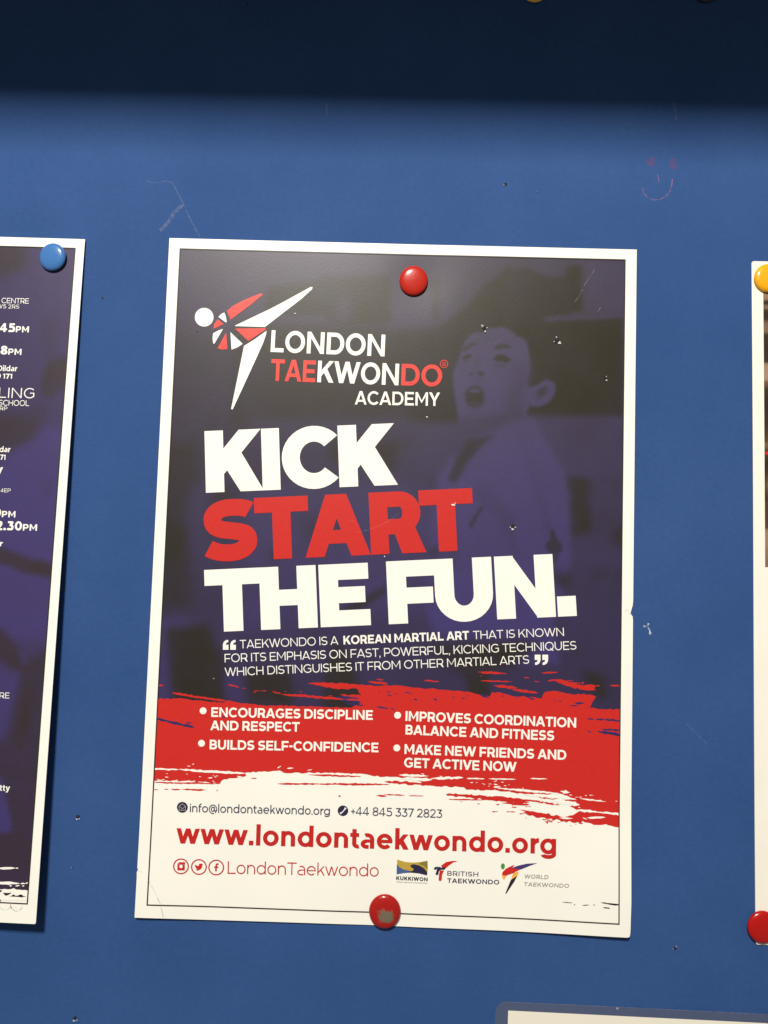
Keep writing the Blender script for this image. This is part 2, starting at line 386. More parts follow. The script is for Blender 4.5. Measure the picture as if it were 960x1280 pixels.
class Sheet:
    def __init__(s, name, cu, cv, ang, W, H, lift, label, cat, group=None):
        s.cu, s.cv, s.a, s.W, s.H, s.lift = cu, cv, ang, W, H, lift
        s.ca, s.sa = math.cos(ang), math.sin(ang)
        s.root = empty(name, (0, 0, 0), label, cat, group)
        s.root.location = W3(cu, cv, 0); s.o = s.root.location.copy()
    def board(s, a, b): return s.cu+s.ca*a-s.sa*b, s.cv+s.sa*a+s.ca*b
    def local(s, u, v): du, dv = u-s.cu, v-s.cv; return s.ca*du+s.sa*dv, -s.sa*du+s.ca*dv
    def px(s, x, y):
        w = .6
        for _ in range(4):
            a, b = s.local(*at(x, y, w)); w = s.lift(a, b)
        return a, b
    def pos(s, a, b, off): u, v = s.board(a, b); return W3(u, v, s.lift(a, b)+off) - s.o
    def slab(s, outline, material, t=.35, step=6, name='paper_sheet'):
        v, f = union_tris([outline]); v, f = gridded(v, f, step)
        n = len(v); V = [s.pos(a, b, 0) for a, b in v]+[s.pos(a, b, -t) for a, b in v]
        F = []
        cnt = {}
        for q in f:
            ar = sum(v[q[i-1]][0]*v[q[i]][1]-v[q[i]][0]*v[q[i-1]][1] for i in range(len(q)))
            if ar < 0: q = q[::-1]
            F.append(q); F.append([n+i for i in q[::-1]])
            for i in range(len(q)): cnt[(q[i-1], q[i])] = 1
        for (a, b) in list(cnt):
            if (b, a) not in cnt:
                k = len(V); V += [V[a], V[b], V[n+b], V[n+a]]; F.append([k+1, k, k+3, k+2])
        return meshobj(name, V, F, material, s.root, False)
    def ink(s, name, polys, material, layer, step=None, clip=None):
        if clip: polys = [clip_rect(p, *clip) for p in polys]
        v, f = union_tris(polys); v, f = gridded(v, f, step)
        F = []
        for q in f:
            ar = sum(v[q[i-1]][0]*v[q[i]][1]-v[q[i]][0]*v[q[i-1]][1] for i in range(len(q)))
            F.append(q if ar > 0 else q[::-1])
        return meshobj(name, [s.pos(a, b, .04*layer) for a, b in v], F, material, s.root)
    def text(s, name, runs, material, layer, step=None):
        for (txt, x0, y0, x1, y1, cap, w, *sl) in runs:
            p0, p1 = s.px(x0, y0), s.px(x1, y1)
            c0 = s.px((x0+x1)/2, (y0+y1)/2); c1 = s.px((x0+x1)/2, (y0+y1)/2-cap)
            s.ink(name, text_polys(txt, p0, p1, math.dist(c0, c1), w, *sl), material, layer, step)
    def inks(s, name, polys, material, layer):
        for p in polys: s.ink(name, [p], material, layer)
    def P(s, pts): return [s.px(x, y) for x, y in pts]
    def photo(s, name, x0, y0, x1, y1, step, shapes, base, colfn, layer):
        nx = int((x1-x0)/step)+1; ny = int((y1-y0)/step)+1
        gx = np.linspace(x0, x1, nx); gy = np.linspace(y0, y1, ny)
        X, Y = np.meshgrid(gx, gy); F = np.full(X.shape, base, float)
        for pts, val, blur in shapes:
            P = s.P(pts); ins = np.zeros(X.shape, bool)
            for i in range(len(P)):
                (xa, ya), (xb, yb) = P[i-1], P[i]
                if ya == yb: continue
                c = ((Y >= min(ya, yb)) & (Y < max(ya, yb)) & (X < (xb-xa)*(Y-ya)/(yb-ya)+xa)); ins ^= c
            m = ins.astype(float)
            r = blur*1.25*.35/step
            if r > .3:
                k = int(3*r)+1; g = np.exp(-np.arange(-k, k+1)**2/(2*r*r)); g /= g.sum()
                mp = np.pad(m, k, mode='edge')
                mp = np.apply_along_axis(lambda q: np.convolve(q, g, 'valid'), 0, mp); m = np.apply_along_axis(lambda q: np.convolve(q, g, 'valid'), 1, mp)
            F = F*(1-m)+val*m
        # photographic mottling
        def nz(sc_):
            a = rng.random((int(ny*step/sc_)+3, int(nx*step/sc_)+3)); yy = (Y-y0)/sc_; xx = (X-x0)/sc_
            i = yy.astype(int); j = xx.astype(int); fy = yy-i; fx = xx-j; fy = fy*fy*(3-2*fy); fx = fx*fx*(3-2*fx)
            return (a[i, j]*(1-fx)+a[i, j+1]*fx)*(1-fy)+(a[i+1, j]*(1-fx)+a[i+1, j+1]*fx)*fy-.5
        F = np.clip(F+.10*nz(14)+.07*nz(6)+.04*nz(2.5), 0, 1)
        C = colfn(F, X, Y)
        V = [s.pos(a, b, .04*layer) for a, b in zip(X.ravel(), Y.ravel())]
        idx = np.arange(nx*ny).reshape(ny, nx)
        fs = np.stack([idx[:-1, :-1], idx[:-1, 1:], idx[1:, 1:], idx[1:, :-1]], -1).reshape(-1, 4).tolist()
        o = meshobj(name, V, fs, M['photo'], s.root)
        at_ = o.data.color_attributes.new('print', 'FLOAT_COLOR', 'POINT')
        at_.data.foreach_set('color', np.concatenate([C, np.ones(C.shape[:2]+(1,))], -1).reshape(-1).astype(np.float32))
        return o
def streak(x0, y0, x1, y1, t, rag=.5, n=None, taper=.5, bow=0.0):
    """a dry-brush streak outline in photograph pixels"""
    L = math.hypot(x1-x0, y1-y0); n = n or max(5, int(L/3.2))
    up, dn = [], []
    for i in range(n+1):
        k = i/n; e = (4*k*(1-k))**taper*.9+.1
        x = x0+(x1-x0)*k+random.uniform(-.3, .3)*L/n; y = y0+(y1-y0)*k+bow*4*k*(1-k)
        up.append((x, y-t/2*e*(1+rag*random.uniform(-1, 1)))); dn.append((x+random.uniform(-.3, .3), y+t/2*e*(1+rag*random.uniform(-1, 1))))
    return up+dn[::-1]
def rough(pts, amp=1.0, step=3.5):
    out = []
    for i in range(len(pts)):
        a, b = pts[i], pts[(i+1) % len(pts)]; L = math.dist(a, b); n = max(1, int(L/step))
        out.append(a)
        for k in range(1, n):
            t = k/n; out.append((a[0]+(b[0]-a[0])*t+random.uniform(-1, 1)*amp*.8, a[1]+(b[1]-a[1])*t+random.uniform(-1, 1)*amp))
    return out
def flecks(x0, y0, x1, y1, n, lmax, t):
    out = []
    for _ in range(n):
        k = random.random(); x = x0+(x1-x0)*k; y = y0+(y1-y0)*k+random.uniform(-3, 3); L = random.uniform(1.5, lmax)
        out.append(streak(x, y, x+L, y+L*.06, random.uniform(.5, t), n=4))
    return out
def corner_sheet(x, y, w, corner, ang, W, H):
    u, v = at(x, y, w); a, b = {'TL': (-W/2, H/2), 'TR': (W/2, H/2)}[corner]
    return u-(math.cos(ang)*a-math.sin(ang)*b), v-(math.sin(ang)*a+math.cos(ang)*b)

# ================================================================ the notice board
board = empty('notice_board', W3(0, 0, 0), 'blue vinyl covered notice board behind the pinned posters, shaded along its top', 'notice board')
def board_material():
    m = bpy.data.materials.new('blue_vinyl'); t, n, l = nt(m); b = n['Principled BSDF']
    tc = n.new('ShaderNodeTexCoord')
    n1 = n.new('ShaderNodeTexNoise'); n1.inputs['Scale'].default_value = 14; n1.inputs['Detail'].default_value = 8; n1.inputs['Roughness'].default_value = .6
    n2 = n.new('ShaderNodeTexNoise'); n2.inputs['Scale'].default_value = 420; n2.inputs['Detail'].default_value = 4
    for q in (n1, n2): l.new(tc.outputs['Object'], q.inputs['Vector'])
    r = n.new('ShaderNodeValToRGB'); r.color_ramp.elements[0].position = .35; r.color_ramp.elements[1].position = .68
    r.color_ramp.elements[0].color = (.0255, .071, .213, 1); r.color_ramp.elements[1].color = (.0330, .083, .240, 1)
    l.new(n1.outputs[0], r.inputs[0])
    mr = n.new('ShaderNodeMapRange'); mr.inputs[1].default_value = .3; mr.inputs[2].default_value = .7; mr.inputs[3].default_value = .96; mr.inputs[4].default_value = 1.04
    l.new(n2.outputs[0], mr.inputs[0])
    mx = n.new('ShaderNodeVectorMath'); mx.operation = 'SCALE'; l.new(r.outputs[0], mx.inputs[0]); l.new(mr.outputs[0], mx.inputs['Scale']); l.new(mx.outputs[0], b.inputs['Base Color'])
    b.inputs['Roughness'].default_value = .75; b.inputs['Specular IOR Level'].default_value = .12
    v = n.new('ShaderNodeTexVoronoi'); v.inputs['Scale'].default_value = 900; l.new(tc.outputs['Object'], v.inputs['Vector'])
    ad = n.new('ShaderNodeMath'); ad.operation = 'ADD'; l.new(v.outputs[0], ad.inputs[0]); l.new(n2.outputs[0], ad.inputs[1])
    bp = n.new('ShaderNodeBump'); bp.inputs['Strength'].default_value = .2; bp.inputs['Distance'].default_value = .0002
    l.new(ad.outputs[0], bp.inputs['Height']); l.new(bp.outputs[0], b.inputs['Normal'])
    return m
M['board'] = board_material()
M['cork'] = mat('dark_hole', (.012, .012, .014), rough=.9)
M['frame'] = mat('grey_aluminium', (.32, .33, .34), rough=.4, metallic=.8, bump=.1, bscale=300)
def box_bm(u0, u1, v0, v1, w0, w1, bev=0.0):
    bm = bmesh.new()
    c = [bm.verts.new(W3(u, v, w)) for w in (w0, w1) for v in (v0, v1) for u in (u0, u1)]
    for f in ((0, 1, 3, 2), (4, 6, 7, 5), (0, 4, 5, 1), (2, 3, 7, 6), (0, 2, 6, 4), (1, 5, 7, 3)): bm.faces.new([c[i] for i in f])
    bmesh.ops.recalc_face_normals(bm, faces=bm.faces[:])
    if bev: bmesh.ops.bevel(bm, geom=bm.edges[:], offset=bev*MM, segments=2, affect='EDGES', profile=.5)
    return bm
def bmobj(name, bm, material, parent):
    me = bpy.data.meshes.new(name); bm.to_mesh(me); bm.free(); me.materials.append(material)
    o = bpy.data.objects.new(name, me); COL.objects.link(o); o.parent = parent; return o
CAN_V, CAN_D = 298.5, 150
bmobj('board_panel', box_bm(-760, 760, -520, CAN_V+30, -14, 0), M['board'], board)
bmobj('top_canopy', box_bm(-760, 760, CAN_V, CAN_V+24, 0.5, CAN_D, 1.5), M['frame'], board)

def flat_on_board(name, polys, material, off, parent=board):
    v, f = union_tris(polys)
    F = []
    for q in f:
        ar = sum(v[q[i-1]][0]*v[q[i]][1]-v[q[i]][0]*v[q[i-1]][1] for i in range(len(q)))
        F.append(q if ar > 0 else q[::-1])
    return meshobj(name, [W3(a, b, off) for a, b in v], F, material, parent)
M['flake'] = mat('torn_paper_flake', (.50, .48, .45), rough=.55, bump=.4, bscale=2500)
M['blueflake'] = mat('torn_vinyl_flake', (.20, .27, .42), rough=.5, bump=.4, bscale=2500)
def hole(parent, base, r, seed, flakes, fm, k=3):
    """punched hole: ragged dark pit and raised torn lips. base: (u, v, w) board mm; parent at offset po"""
    rg = random.Random(seed); po = parent.location
    n = 11; V = [W3(base[0], base[1], base[2]+.05)-po]; F = []
    for i in range(n):
        a = 2*math.pi*i/n; q = r*rg.uniform(.65, 1.1); V.append(W3(base[0]+q*math.cos(a), base[1]+q*math.sin(a), base[2]+.07)-po)
    for i in range(n): F.append([0, 1+i, 1+(i+1) % n])
    h = meshobj('pin_hole', V, F, M['cork'], parent)
    V, F = [], []
    for (ang, ln, wd) in flakes:
        a = R_(ang); ca, sa = math.cos(a), math.sin(a); N = 5
        st = len(V)
        for i in range(N+1):
            t = i/N; rr = r*.75+ln*t; hh = .12+.55*math.sin(t*2.2)*min(1, ln); ww = wd*(1-.55*t)*rg.uniform(.75, 1.2)
            for sgn in (-1, 0, 1):
                V.append(W3(base[0]+rr*ca-sgn*ww*sa, base[1]+rr*sa+sgn*ww*ca, base[2]+hh*(1-.35*abs(sgn))+rg.uniform(0, .08))-po)
        for i in range(N):
            for j in range(2): b_ = st+i*3+j; F.append([b_, b_+3, b_+4, b_+1])
    if F: meshobj('torn_lip', V, F, fm, parent if parent.parent is None else parent.parent, True)
    return h
def board_hole(px, py, r, seed, fl): u, v = at(px, py); hole(board, (u, v, 0), r, seed, fl, M['blueflake'])
board_hole(128.5, 372.5, .55, 1, [(20, .4, .25)])
board_hole(97.5, 1021, 1.0, 2, [(250, .7, .55), (310, .6, .5)])
board_hole(843.5, 1185.5, .8, 3, [(60, .8, .4), (190, .5, .4)])
board_hole(94, 1272.5, 1.1, 4, [(250, .7, .6), (320, .7, .5)])
board_hole(632, 230.5, .8, 5, [(215, .6, .4)])
board_hole(308, 6, .6, 6, [(200, .3, .3)])
board_hole(672, 240.5, .25, 8, [(100, .4, .25)])
board_hole(90.5, 1084.5, .3, 9, [(180, .4, .3)])
# chipped spot right of the poster, scuffs and the child's smiley
B = lambda pts: [at(x, y) for x, y in pts]
def bstroke(pts, w): return stroke(B(pts), w)
flat_on_board('chip_mark', bstroke([(804, 782.3), (808, 783.5), (810, 781.5), (810.5, 779)], .75)+bstroke([(810, 784), (812, 788), (813, 792.5)], .55)+[disc(*at(812.7, 791.7), .6, 9)], M['chalk'], .06)
flat_on_board('scratch_mark', bstroke([(184, 226), (190, 228.5), (200, 228), (208, 226), (216, 229), (222, 241), (228, 252), (234, 266), (240, 278), (246, 289), (252, 300)], .5), M['scuff'], .06)
flat_on_board('scratch_mark', bstroke([(200, 288), (206, 283), (212, 276), (218, 266), (225, 259), (231, 258)], 1.7), M['scuff'], .09)
for q_ in (bstroke([(840, 120), (843, 132), (845, 150)], .4), bstroke([(408, 128), (409, 146)], .5), bstroke([(858, 905), (884, 930)], .3)): flat_on_board('scratch_mark', q_, M['scuff'], .12)
flat_on_board('smiley_drawing', bstroke([(803, 235), (805, 242), (810, 247), (817, 250), (825, 249.5), (832, 246), (837, 240), (839.5, 232), (840.5, 224)], .55)+bstroke([(822, 218), (824, 230)], .4), M['pink'], .06)
flat_on_board('smiley_eye', [disc(*at(813.5, 202), 2.1, 16, 2.4)], M['pinkdab'], .06)
flat_on_board('smiley_eye', [disc(*at(842, 205), 2.0, 16, 2.6)], M['pinkdab'], .06)

# ================================================================ the main poster
def sstep(x): x = max(0.0, min(1.0, x)); return x*x*(3-2*x)
def lift_main(a, b):
    w = 1.25+.25*math.sin(b*.021+.7)*math.cos(a*.019)
    for (pa_, pb_) in ((10.0, 132.0), (-4.0, -146.0)): w -= .42*math.exp(-((a-pa_)**2+(b-pb_)**2)/170.0)   # pressed in by the pins
    d = ((a-105)**2+(b+148)**2)**.5                     # bottom right corner stands off a little
    w += 1.3*sstep(1-d/60)
    w += .45*sstep((abs(a)-70)/40)*sstep((-b-90)/60)
    w += .35*sstep(1-math.hypot((a+105)/34, (b+148)/34))
    return w
mp = Sheet('club_poster', 0, 0, 0, 210, 297, lift_main, 'large central poster in purple, red and white headed KICK START THE FUN', 'poster', 'printed posters pinned to the board')
x0, x1, y0, y1 = -105, 105, -148.5, 148.5
ny_ = mp.px(787, 766)[1]; tl_ = mp.px(172, 1088)[1]
outline = [(x0, y1), (x0, tl_+1.2), (x0+.35, tl_+.2), (x0-.1, tl_-.6), (x0, tl_-3), (x0, y0), (x0+30, y0-.15), (x0+75, y0+.1), (x1-1.6, y0), (x1-.7, y0+.3), (x1-.45, y0+1.2), (x1-.35, y0+2.2), (x1, y0+14),
           (x1, ny_-3.5), (x1-.15, ny_-1.6), (x1-1.1, ny_-.3), (x1-.75, ny_+1.2), (x1-.2, ny_+3.2), (x1, ny_+5), (x1, y1)]
mp.slab(outline, M['card'], step=4)
PT = [mp.px(225, 311), mp.px(782.2, 324), mp.px(773.8, 1154), mp.px(183, 1133.4)]
ex0 = (PT[0][0]+PT[3][0])/2; ex1 = (PT[1][0]+PT[2][0])/2; ey1 = (PT[0][1]+PT[1][1])/2; ey0 = (PT[2][1]+PT[3][1])/2
print('print rect', [tuple(round(q, 2) for q in p) for p in PT])
CL = (ex0, ey0, ex1, ey1)
shapes = [
 ([(215,305),(560,305),(560,420),(215,480)], .58, 10),
 ([(195,400),(290,420),(300,560),(195,560)], .36, 12),
 ([(335,358),(395,352),(400,346),(488,344),(489,405),(412,407),(405,395),(330,392)], .10, 3),
 ([(418,392),(424,372),(436,370),(440,388),(436,402),(420,402)], .5, 4),
 ([(290,405),(412,405),(500,412),(560,408),(590,405),(590,530),(470,528),(290,535)], .10, 4),
 ([(290,440),(330,440),(330,535),(290,535)], .28, 10),
 ([(538,350),(551,350),(550,402),(540,402)], .22, 3),
 ([(605,338),(650,322),(650,345),(605,372)], .45, 6),
 ([(548,412),(560,400),(575,390),(592,374),(604,362),(622,346),(633,334),(652,332),(662,336),(682,345),(704,346),(706,332),(728,330),(729,388),(700,393),(779,397),(779,523),(700,524),(668,530),(600,470),(560,440)], .06, 2.2),
 ([(640,342),(656,330),(680,338),(704,344),(708,330),(729,328),(726,310),(640,310)], .48, 3),
 ([(729,325),(783,325),(783,392),(730,388)], .62, 4),
 ([(679,396.5),(700,394),(730,393),(779,391),(779,397),(730,400),(680,402)], .58, 1.6),
 ([(583,425),(588,419),(596,415),(603,417),(611,410),(620,411),(628,408),(638,413),(646,420),(654,423),(659,429),(661,440),(663,450),(662,463),(658,477),(661,485),(673,480),(683,474),(693,478),(694,490),(687,503),(673,509),(662,507),(658,515),(656,535),(575,535),(571,512),(568,490),(566,477),(567,466),(572,456),(575,446),(577,437)], .86, 1.2),
 ([(583,425),(603,418),(618,413),(622,424),(600,432),(580,440)], .70, 3), ([(636,455),(662,450),(662,470),(655,500),(640,520),(628,500),(640,480)], .66, 5), ([(606,455),(618,470),(625,490),(612,480),(600,462)], .92, 3),
 ([(574,517),(600,522),(628,516),(650,500),(656,520),(656,535),(574,535)], .58, 4), ([(578,440),(584,455),(580,470),(570,478),(570,462)], .72, 3),
 ([(576,437.5),(584,431.5),(591,428),(597,429.5),(590,433.5),(580,440)], .22, .9),
 ([(577,447),(584,442.5),(590,443),(589,448),(580,450.5)], .12, .8), ([(578,451),(588,450),(587,453),(579,454)], .5, 1.2),
 ([(616,435),(624,430),(634,430),(641,436),(632,435),(622,437)], .22, .9),
 ([(615,448.5),(623,443.5),(632,444.5),(640,450),(634,453),(622,452)], .10, .8), ([(618,455),(634,456),(630,459),(620,458)], .52, 1.2),
 ([(594,440),(600,448),(597,462),(592,466),(592,452)], .66, 2),
 ([(596,465.5),(603,464),(606,468),(602,470.5),(597,469.5)], .20, .9), ([(586,466),(592,465.5),(592,469.5),(587,469.5)], .35, .9), ([(584,472),(606,473),(602,477),(588,476)], .70, 1.5),
 ([(579,492),(584,484),(592,480.5),(600,482),(606,489),(608,500),(602,509),(592,512),(583,508)], .50, 1.1),
 ([(582,492),(587,486),(594,484),(600,486),(604,492),(604,501),(599,507),(590,508),(584,503)], .10, .9),
 ([(587,487.5),(594,486),(600,488),(600,491.5),(588,491.5)], .70, .6), ([(587,503),(600,503),(597,507),(590,507)], .36, .9),
 ([(671,488),(680,481),(686,484),(683,493),(675,499),(670,497)], .52, 1.1), ([(674,489),(680,485),(680,491),(675,495)], .24, .9),
 ([(600,360),(640,345),(690,350),(640,362),(605,380)], .10, 4),
 # wall band
 ([(470,530),(575,530),(655,524),(660,520),(779,521),(779,596),(700,600),(470,600)], .58, 4),
 ([(655,524),(665,520),(672,528),(690,565),(706,590),(713,620),(714,665),(713,700),(706,735),(690,780),(700,830),(560,830),(530,760),(530,690),(537,620),(550,590),(570,570),(600,545),(622,535)], .90, 3),
 ([(584,550),(600,547),(622,542),(606,554),(583,580),(572,602),(565,604),(560,598),(570,572)], .26, 2.2),
 ([(524,598),(540,595),(544,610),(530,625),(524,640)], .28, 4), ([(534,686),(550,682),(550,695),(534,698)], .2, 3),
 ([(709,596),(738,596),(739,665),(715,670),(714,620)], .14, 3),
 ([(690,700),(700,720),(712,714),(718,730),(706,736),(692,730)], .22, 4), ([(738,712),(760,708),(762,724),(740,726)], .30, 4), ([(764,662),(779,655),(779,686),(766,680)], .2, 4), ([(766,710),(779,708),(779,726),(768,724)], .3, 3),
 ([(586,655),(596,640),(602,632),(606,634),(598,644),(590,662)], .35, 1.3),
 ([(687,662),(692,661),(696,672),(703,680),(702,690),(694,694),(685,690),(682,680),(688,674)], .30, 1.2), ([(690,694),(700,692),(694,706)], .4, 1.2),
 # jacket folds
 ([(600,600),(640,640),(650,700),(640,705),(625,650),(590,615)], .78, 3), ([(660,560),(676,600),(690,660),(680,670),(668,610),(650,570)], .80, 3), ([(560,640),(575,660),(570,720),(556,700)], .74, 4),
 # lower crowd
 ([(195,560),(245,540),(250,640),(240,760),(200,780),(190,700)], .30, 9),
 ([(205,640),(232,630),(240,700),(225,760),(200,750)], .12, 7), ([(196,560),(238,552),(252,580),(246,640),(200,650)], .16, 8), ([(250,612),(330,605),(330,625),(262,640)], .25, 5), ([(395,700),(470,690),(480,740),(400,760)], .35, 8), ([(480,600),(520,598),(520,640),(486,650)], .3, 6), ([(300,690),(330,690),(330,790),(305,790)], .45, 6),
 ([(300,528),(520,520),(520,600),(300,610)], .45, 8), ([(410,550),(430,545),(432,575),(412,578)], .2, 4), ([(464,555),(498,548),(492,590),(470,592)], .2, 4),
 ([(300,610),(540,600),(540,760),(300,790)], .68, 8), ([(236,620),(262,600),(262,700),(240,720)], .5, 6), ([(338,690),(360,684),(362,692),(340,700)], .2, 3), ([(418,765),(460,745),(482,730),(482,742),(450,762),(420,776)], .15, 2.5),
 ([(370,640),(420,640),(430,670),(380,680)], .45, 6),
 ([(192,775),(232,770),(272,800),(282,880),(190,880)], .72, 5),
 ([(205,785),(262,780),(285,830),(282,880),(215,880),(212,830)], .10, 4),
 ([(282,840),(308,835),(320,880),(282,880)], .62, 4),
 ([(305,838),(362,840),(368,882),(310,882)], .12, 4),
 ([(404,845),(418,800),(430,810),(455,870),(440,890),(402,885)], .12, 4),
 ([(540,800),(600,800),(680,800),(640,835),(585,845),(548,830)], .14, 5),
 ([(580,840),(610,842),(614,872),(588,870)], .10, 2.5),
 ([(715,800),(779,790),(779,880),(735,860)], .45, 6), ([(725,835),(756,845),(760,872),(742,870)], .15, 4),
]
DK = np.array([.0185, .0140, .0050]); PU = np.array([.047, .034, .150]); PU_SHEEN = np.array([.056, .043, .105])
def duo(F, X, Y):
    f = F[..., None]**1.15; g = np.clip((Y[..., None]+20)/130, 0, 1)      # violet greyed towards the top: part of the sheen is put into the colour
    return DK*(1-f)+(PU_SHEEN*g+PU*(1-g))*f
yb = mp.px(400, 930)[1]
mp.photo('photo_print', ex0, yb, ex1, ey1, .6, shapes, .48, duo, 1)
def frame_polys(x0, y0, x1, y1, t): return [rect(x0, y0, x1, y0+t), rect(x0, y1-t, x1, y1), rect(x0, y0, x0+t, y1), rect(x1-t, y0, x1, y1)]
mp.ink('border_line', frame_polys(ex0-.05, ey0, ex1+.05, ey1+.05, .5), M['line'], 5, step=6)
# red paint band
body = [(180,874),(221,873),(237,874.5),(265,877.5),(293,878),(315,880),(337,882),(365,882),(409,884),(440,884.5),(450,880),(438,874),(424,868),(452,869),(447,861),(420,861),(400,857),(386,854.5),(420,855),(452,857),
 (490,857),(521,859.5),(552,862),(584,864.5),(612,871),(615,865),(627,866),(640,870),(665,871),(677,873),(681,865),(696,864),(709,867),(737,868),(745,871),(740,878),(737,885),(785,887.5),(785,1033),(772,1034),(757,1030),(742,1031),(728,1026),(716,1027),(704,1022),(716,1019),(724,1014),(712,1008),(722,1002),(716,998),
 (699,991.6),(686,993),(654,992),(622,988),(583,987),(580,984),(538,982),(522,975.5),(510,973),(499,971.5),(480,971),(463,969),(446,967),(411,966),(383,966),(355,966),(350,963),(342,963.5),(327,964.5),(306,966),(308,969),(305,971),(280,974),(275,979),(261,978),(230,976),(180,975)]
reds = [rough(body, .9)]
for a in [(385,854,470,858,3.5),(352,868,456,876,3.2),(215,866,256,873,3),(240,870,300,879,2.5),(284,855.5,300,859,1.6),(193,856.5,205,857,1.8),(340,865,352,867,1.5),(597,840,634,842,2.6),(677,841,698,840.5,2),(530,850.5,550,852,1.8),
          (693,850,712,853,4),(700,853,744,862,5.5),(720,858,745,858,4),(762,857,775,857,1.6),(617,857,647,860,3.2),(640,862,672,866,3),(600,851,640,852,1.8),(684,851,700,850,2),(460,852,486,855,2.4),(470,849,480,850,1.4),(488,858,520,861,4)]:
    reds.append(streak(*a))
for a in [(480,977,548,981,3.6),(557,993,664,1001,5),(600,998,662,1003,4),(560,999,605,1000,1.6),(628,1003.5,662,1006,3),(654,1016,728,1027,6),(650,1012,690,1020,2.5),(480,993,506,994,1.5),(510,994.5,530,995,1.4),(614,1014.5,622,1014.5,1.2),(632,1014.5,645,1015,1.2),
          (347,979.6,400,979.9,2.3),(396,979.9,486,980.5,2.5),(386,968.5,452,970.5,2.2),(205,986.5,211,986.7,1.2),(213,986.6,226,987,1.5),(228,986.7,258,987.4,2.2),(192,978,275,979.5,2.2),(193,987,198,987,1),(471,994.5,483,995,2),(314,972.7,321,972.9,1.2),(660,1000,700,1006,2.6),(664,994,735,1003,4)]:
    reds.append(streak(*a))
reds += [disc(424.5, 995, 1.6, 7, 1.1), disc(684, 1028, 1.3, 7, 1.7), disc(271.5, 988, .9, 6), disc(690,1026,1,6)]
reds += flecks(640, 1018, 730, 1032, 14, 6, 1.6)+flecks(560, 1000, 660, 1010, 9, 6, 1.3)+flecks(590, 846, 760, 856, 10, 9, 1.5)+flecks(300, 862, 460, 872, 9, 7, 1.4)
mp.ink('red_paint_band', [mp.P(p) for p in reds], M['red'], 2, step=6, clip=CL)
purps = [streak(*a) for a in [(188,897,215,902,3.2),(205,901,243,909,3.4),(232,903,240,904,1.6),(718,879,731,879,2.4),(712,882,724,882,1.4),(734,898.5,742,899,1.8),(744,899,757,899.3,2.2),(755,899.5,779,901,2.6),(746,914,779,919,4),(752,911.5,778,913,2.2),(734,914,739,915,2),(517,873.5,522,874.5,2),(542,873,546,875,2.4),(760,917,778,920,2),
         (417,871.5,448,872.5,2.6),(425,875,452,878,3),(430,879,455,882,2.4),(470,883,486,886,1.8),(505,865,515,866.5,1.3),(600,868,612,872,3),(660,872,668,874,2),(484,868,490,870,1.6),(488,885,494,887,1.4),(276,895.5,284,897,1.3)]]
purps += flecks(470, 866, 700, 876, 14, 5, 1.4)
mp.ink('purple_paint_fleck', [mp.P(p) for p in purps], M['purple'], 3, clip=CL)['kind'] = 'stuff'
whites = [streak(*a) for a in [(185,961,224,961.8,2.4),(223,961.6,306,967,2.8),(260,963.5,306,966.5,2.5),(499,968.5,536,970,2.6),(503,973,540,974.5,4),(538,973,580,971.8,3),(583,973,606,973.3,1.6),(610,973.3,645,974,1.5),(662,973,684,973.4,1.6),(725,998,757,1002,2),(735,1022,756,1021.5,2.6),(358,960.5,367,960,1.5),(347,960,351,957.5,1.6),
         (720,1012.5,748,1015,3),(744,1014.8,790,1019,2.8),(384,963,390,962,1),(296,970.5,304,972,1.8),(622,985,700,992,2.5),(700,989,712,990.5,3.5),(690,1000,724,1006,5),(655,993,720,999,3),(206,971,211,971.6,1),(260,972.5,266,971.8,1.4),(617,984,625,983,2),(698,1022,716,1023,2),(728,1022,734,1024,1.2),(240,955.5,243,954.6,1),(234,957.5,238,957.6,1)]]
whites += flecks(600, 980, 770, 1000, 20, 6, 1.3)+flecks(200, 966, 300, 972, 8, 4, 1.0)+flecks(500, 968, 650, 980, 12, 5, 1.3)+flecks(660, 1000, 730, 1012, 12, 6, 1.8)+flecks(195, 977, 275, 979, 10, 5, 1.2)
mp.ink('white_paint_fleck', [mp.P(p) for p in whites], M['white'], 3, clip=CL)['kind'] = 'stuff'
darks = [streak(703,1127.5,716,1128.5,.9,.3), streak(717,1130.7,719,1131,.8), streak(728,1131.6,737,1131,1,.3), streak(741.5,1131,744,1131,.9), streak(751,1128,764,1130,1.7,.3), streak(758,1129.4,776,1131,2.3,.3), streak(753,1134.2,763,1135.2,1.5,.3)]
mp.ink('paint_dash', [mp.P(p) for p in darks], M['dark'], 3, clip=CL)['kind'] = 'stuff'

# headline: each letter measured on its own
def headline(letters, capn, w, name, material, base):
    (bx0, by0), (bx1, by1) = base; polys = []
    for ch, xa, xb in letters:
        ya = by0+(by1-by0)*(xa-bx0)/(bx1-bx0); yc = by0+(by1-by0)*(xb-bx0)/(bx1-bx0)
        p0, p1 = mp.px(xa, ya), mp.px(xb, yc); l, W, r, P = glyph(ch, w)
        c0 = mp.px((xa+xb)/2, (ya+yc)/2); c1 = mp.px((xa+xb)/2-capn*.035, (ya+yc)/2-capn); cap = math.dist(c0, c1)
        ang = math.atan2(p1[1]-p0[1], p1[0]-p0[0]); k = math.dist(p0, p1)/cap/W; ca, sa = math.cos(ang), math.sin(ang)
        for q in P: polys.append([(p0[0]+(ca*x*k-sa*y)*cap, p0[1]+(sa*x*k+ca*y)*cap) for x, y in q])
    return mp.ink(name, polys, material, 4, step=6)
headline([('K', 257.5, 330), ('I', 328.5, 351), ('C', 353.5, 425), ('K', 424.5, 497.5)], 77, .305, 'headline_lettering', M['white'], ((257.5, 616), (497, 606)))
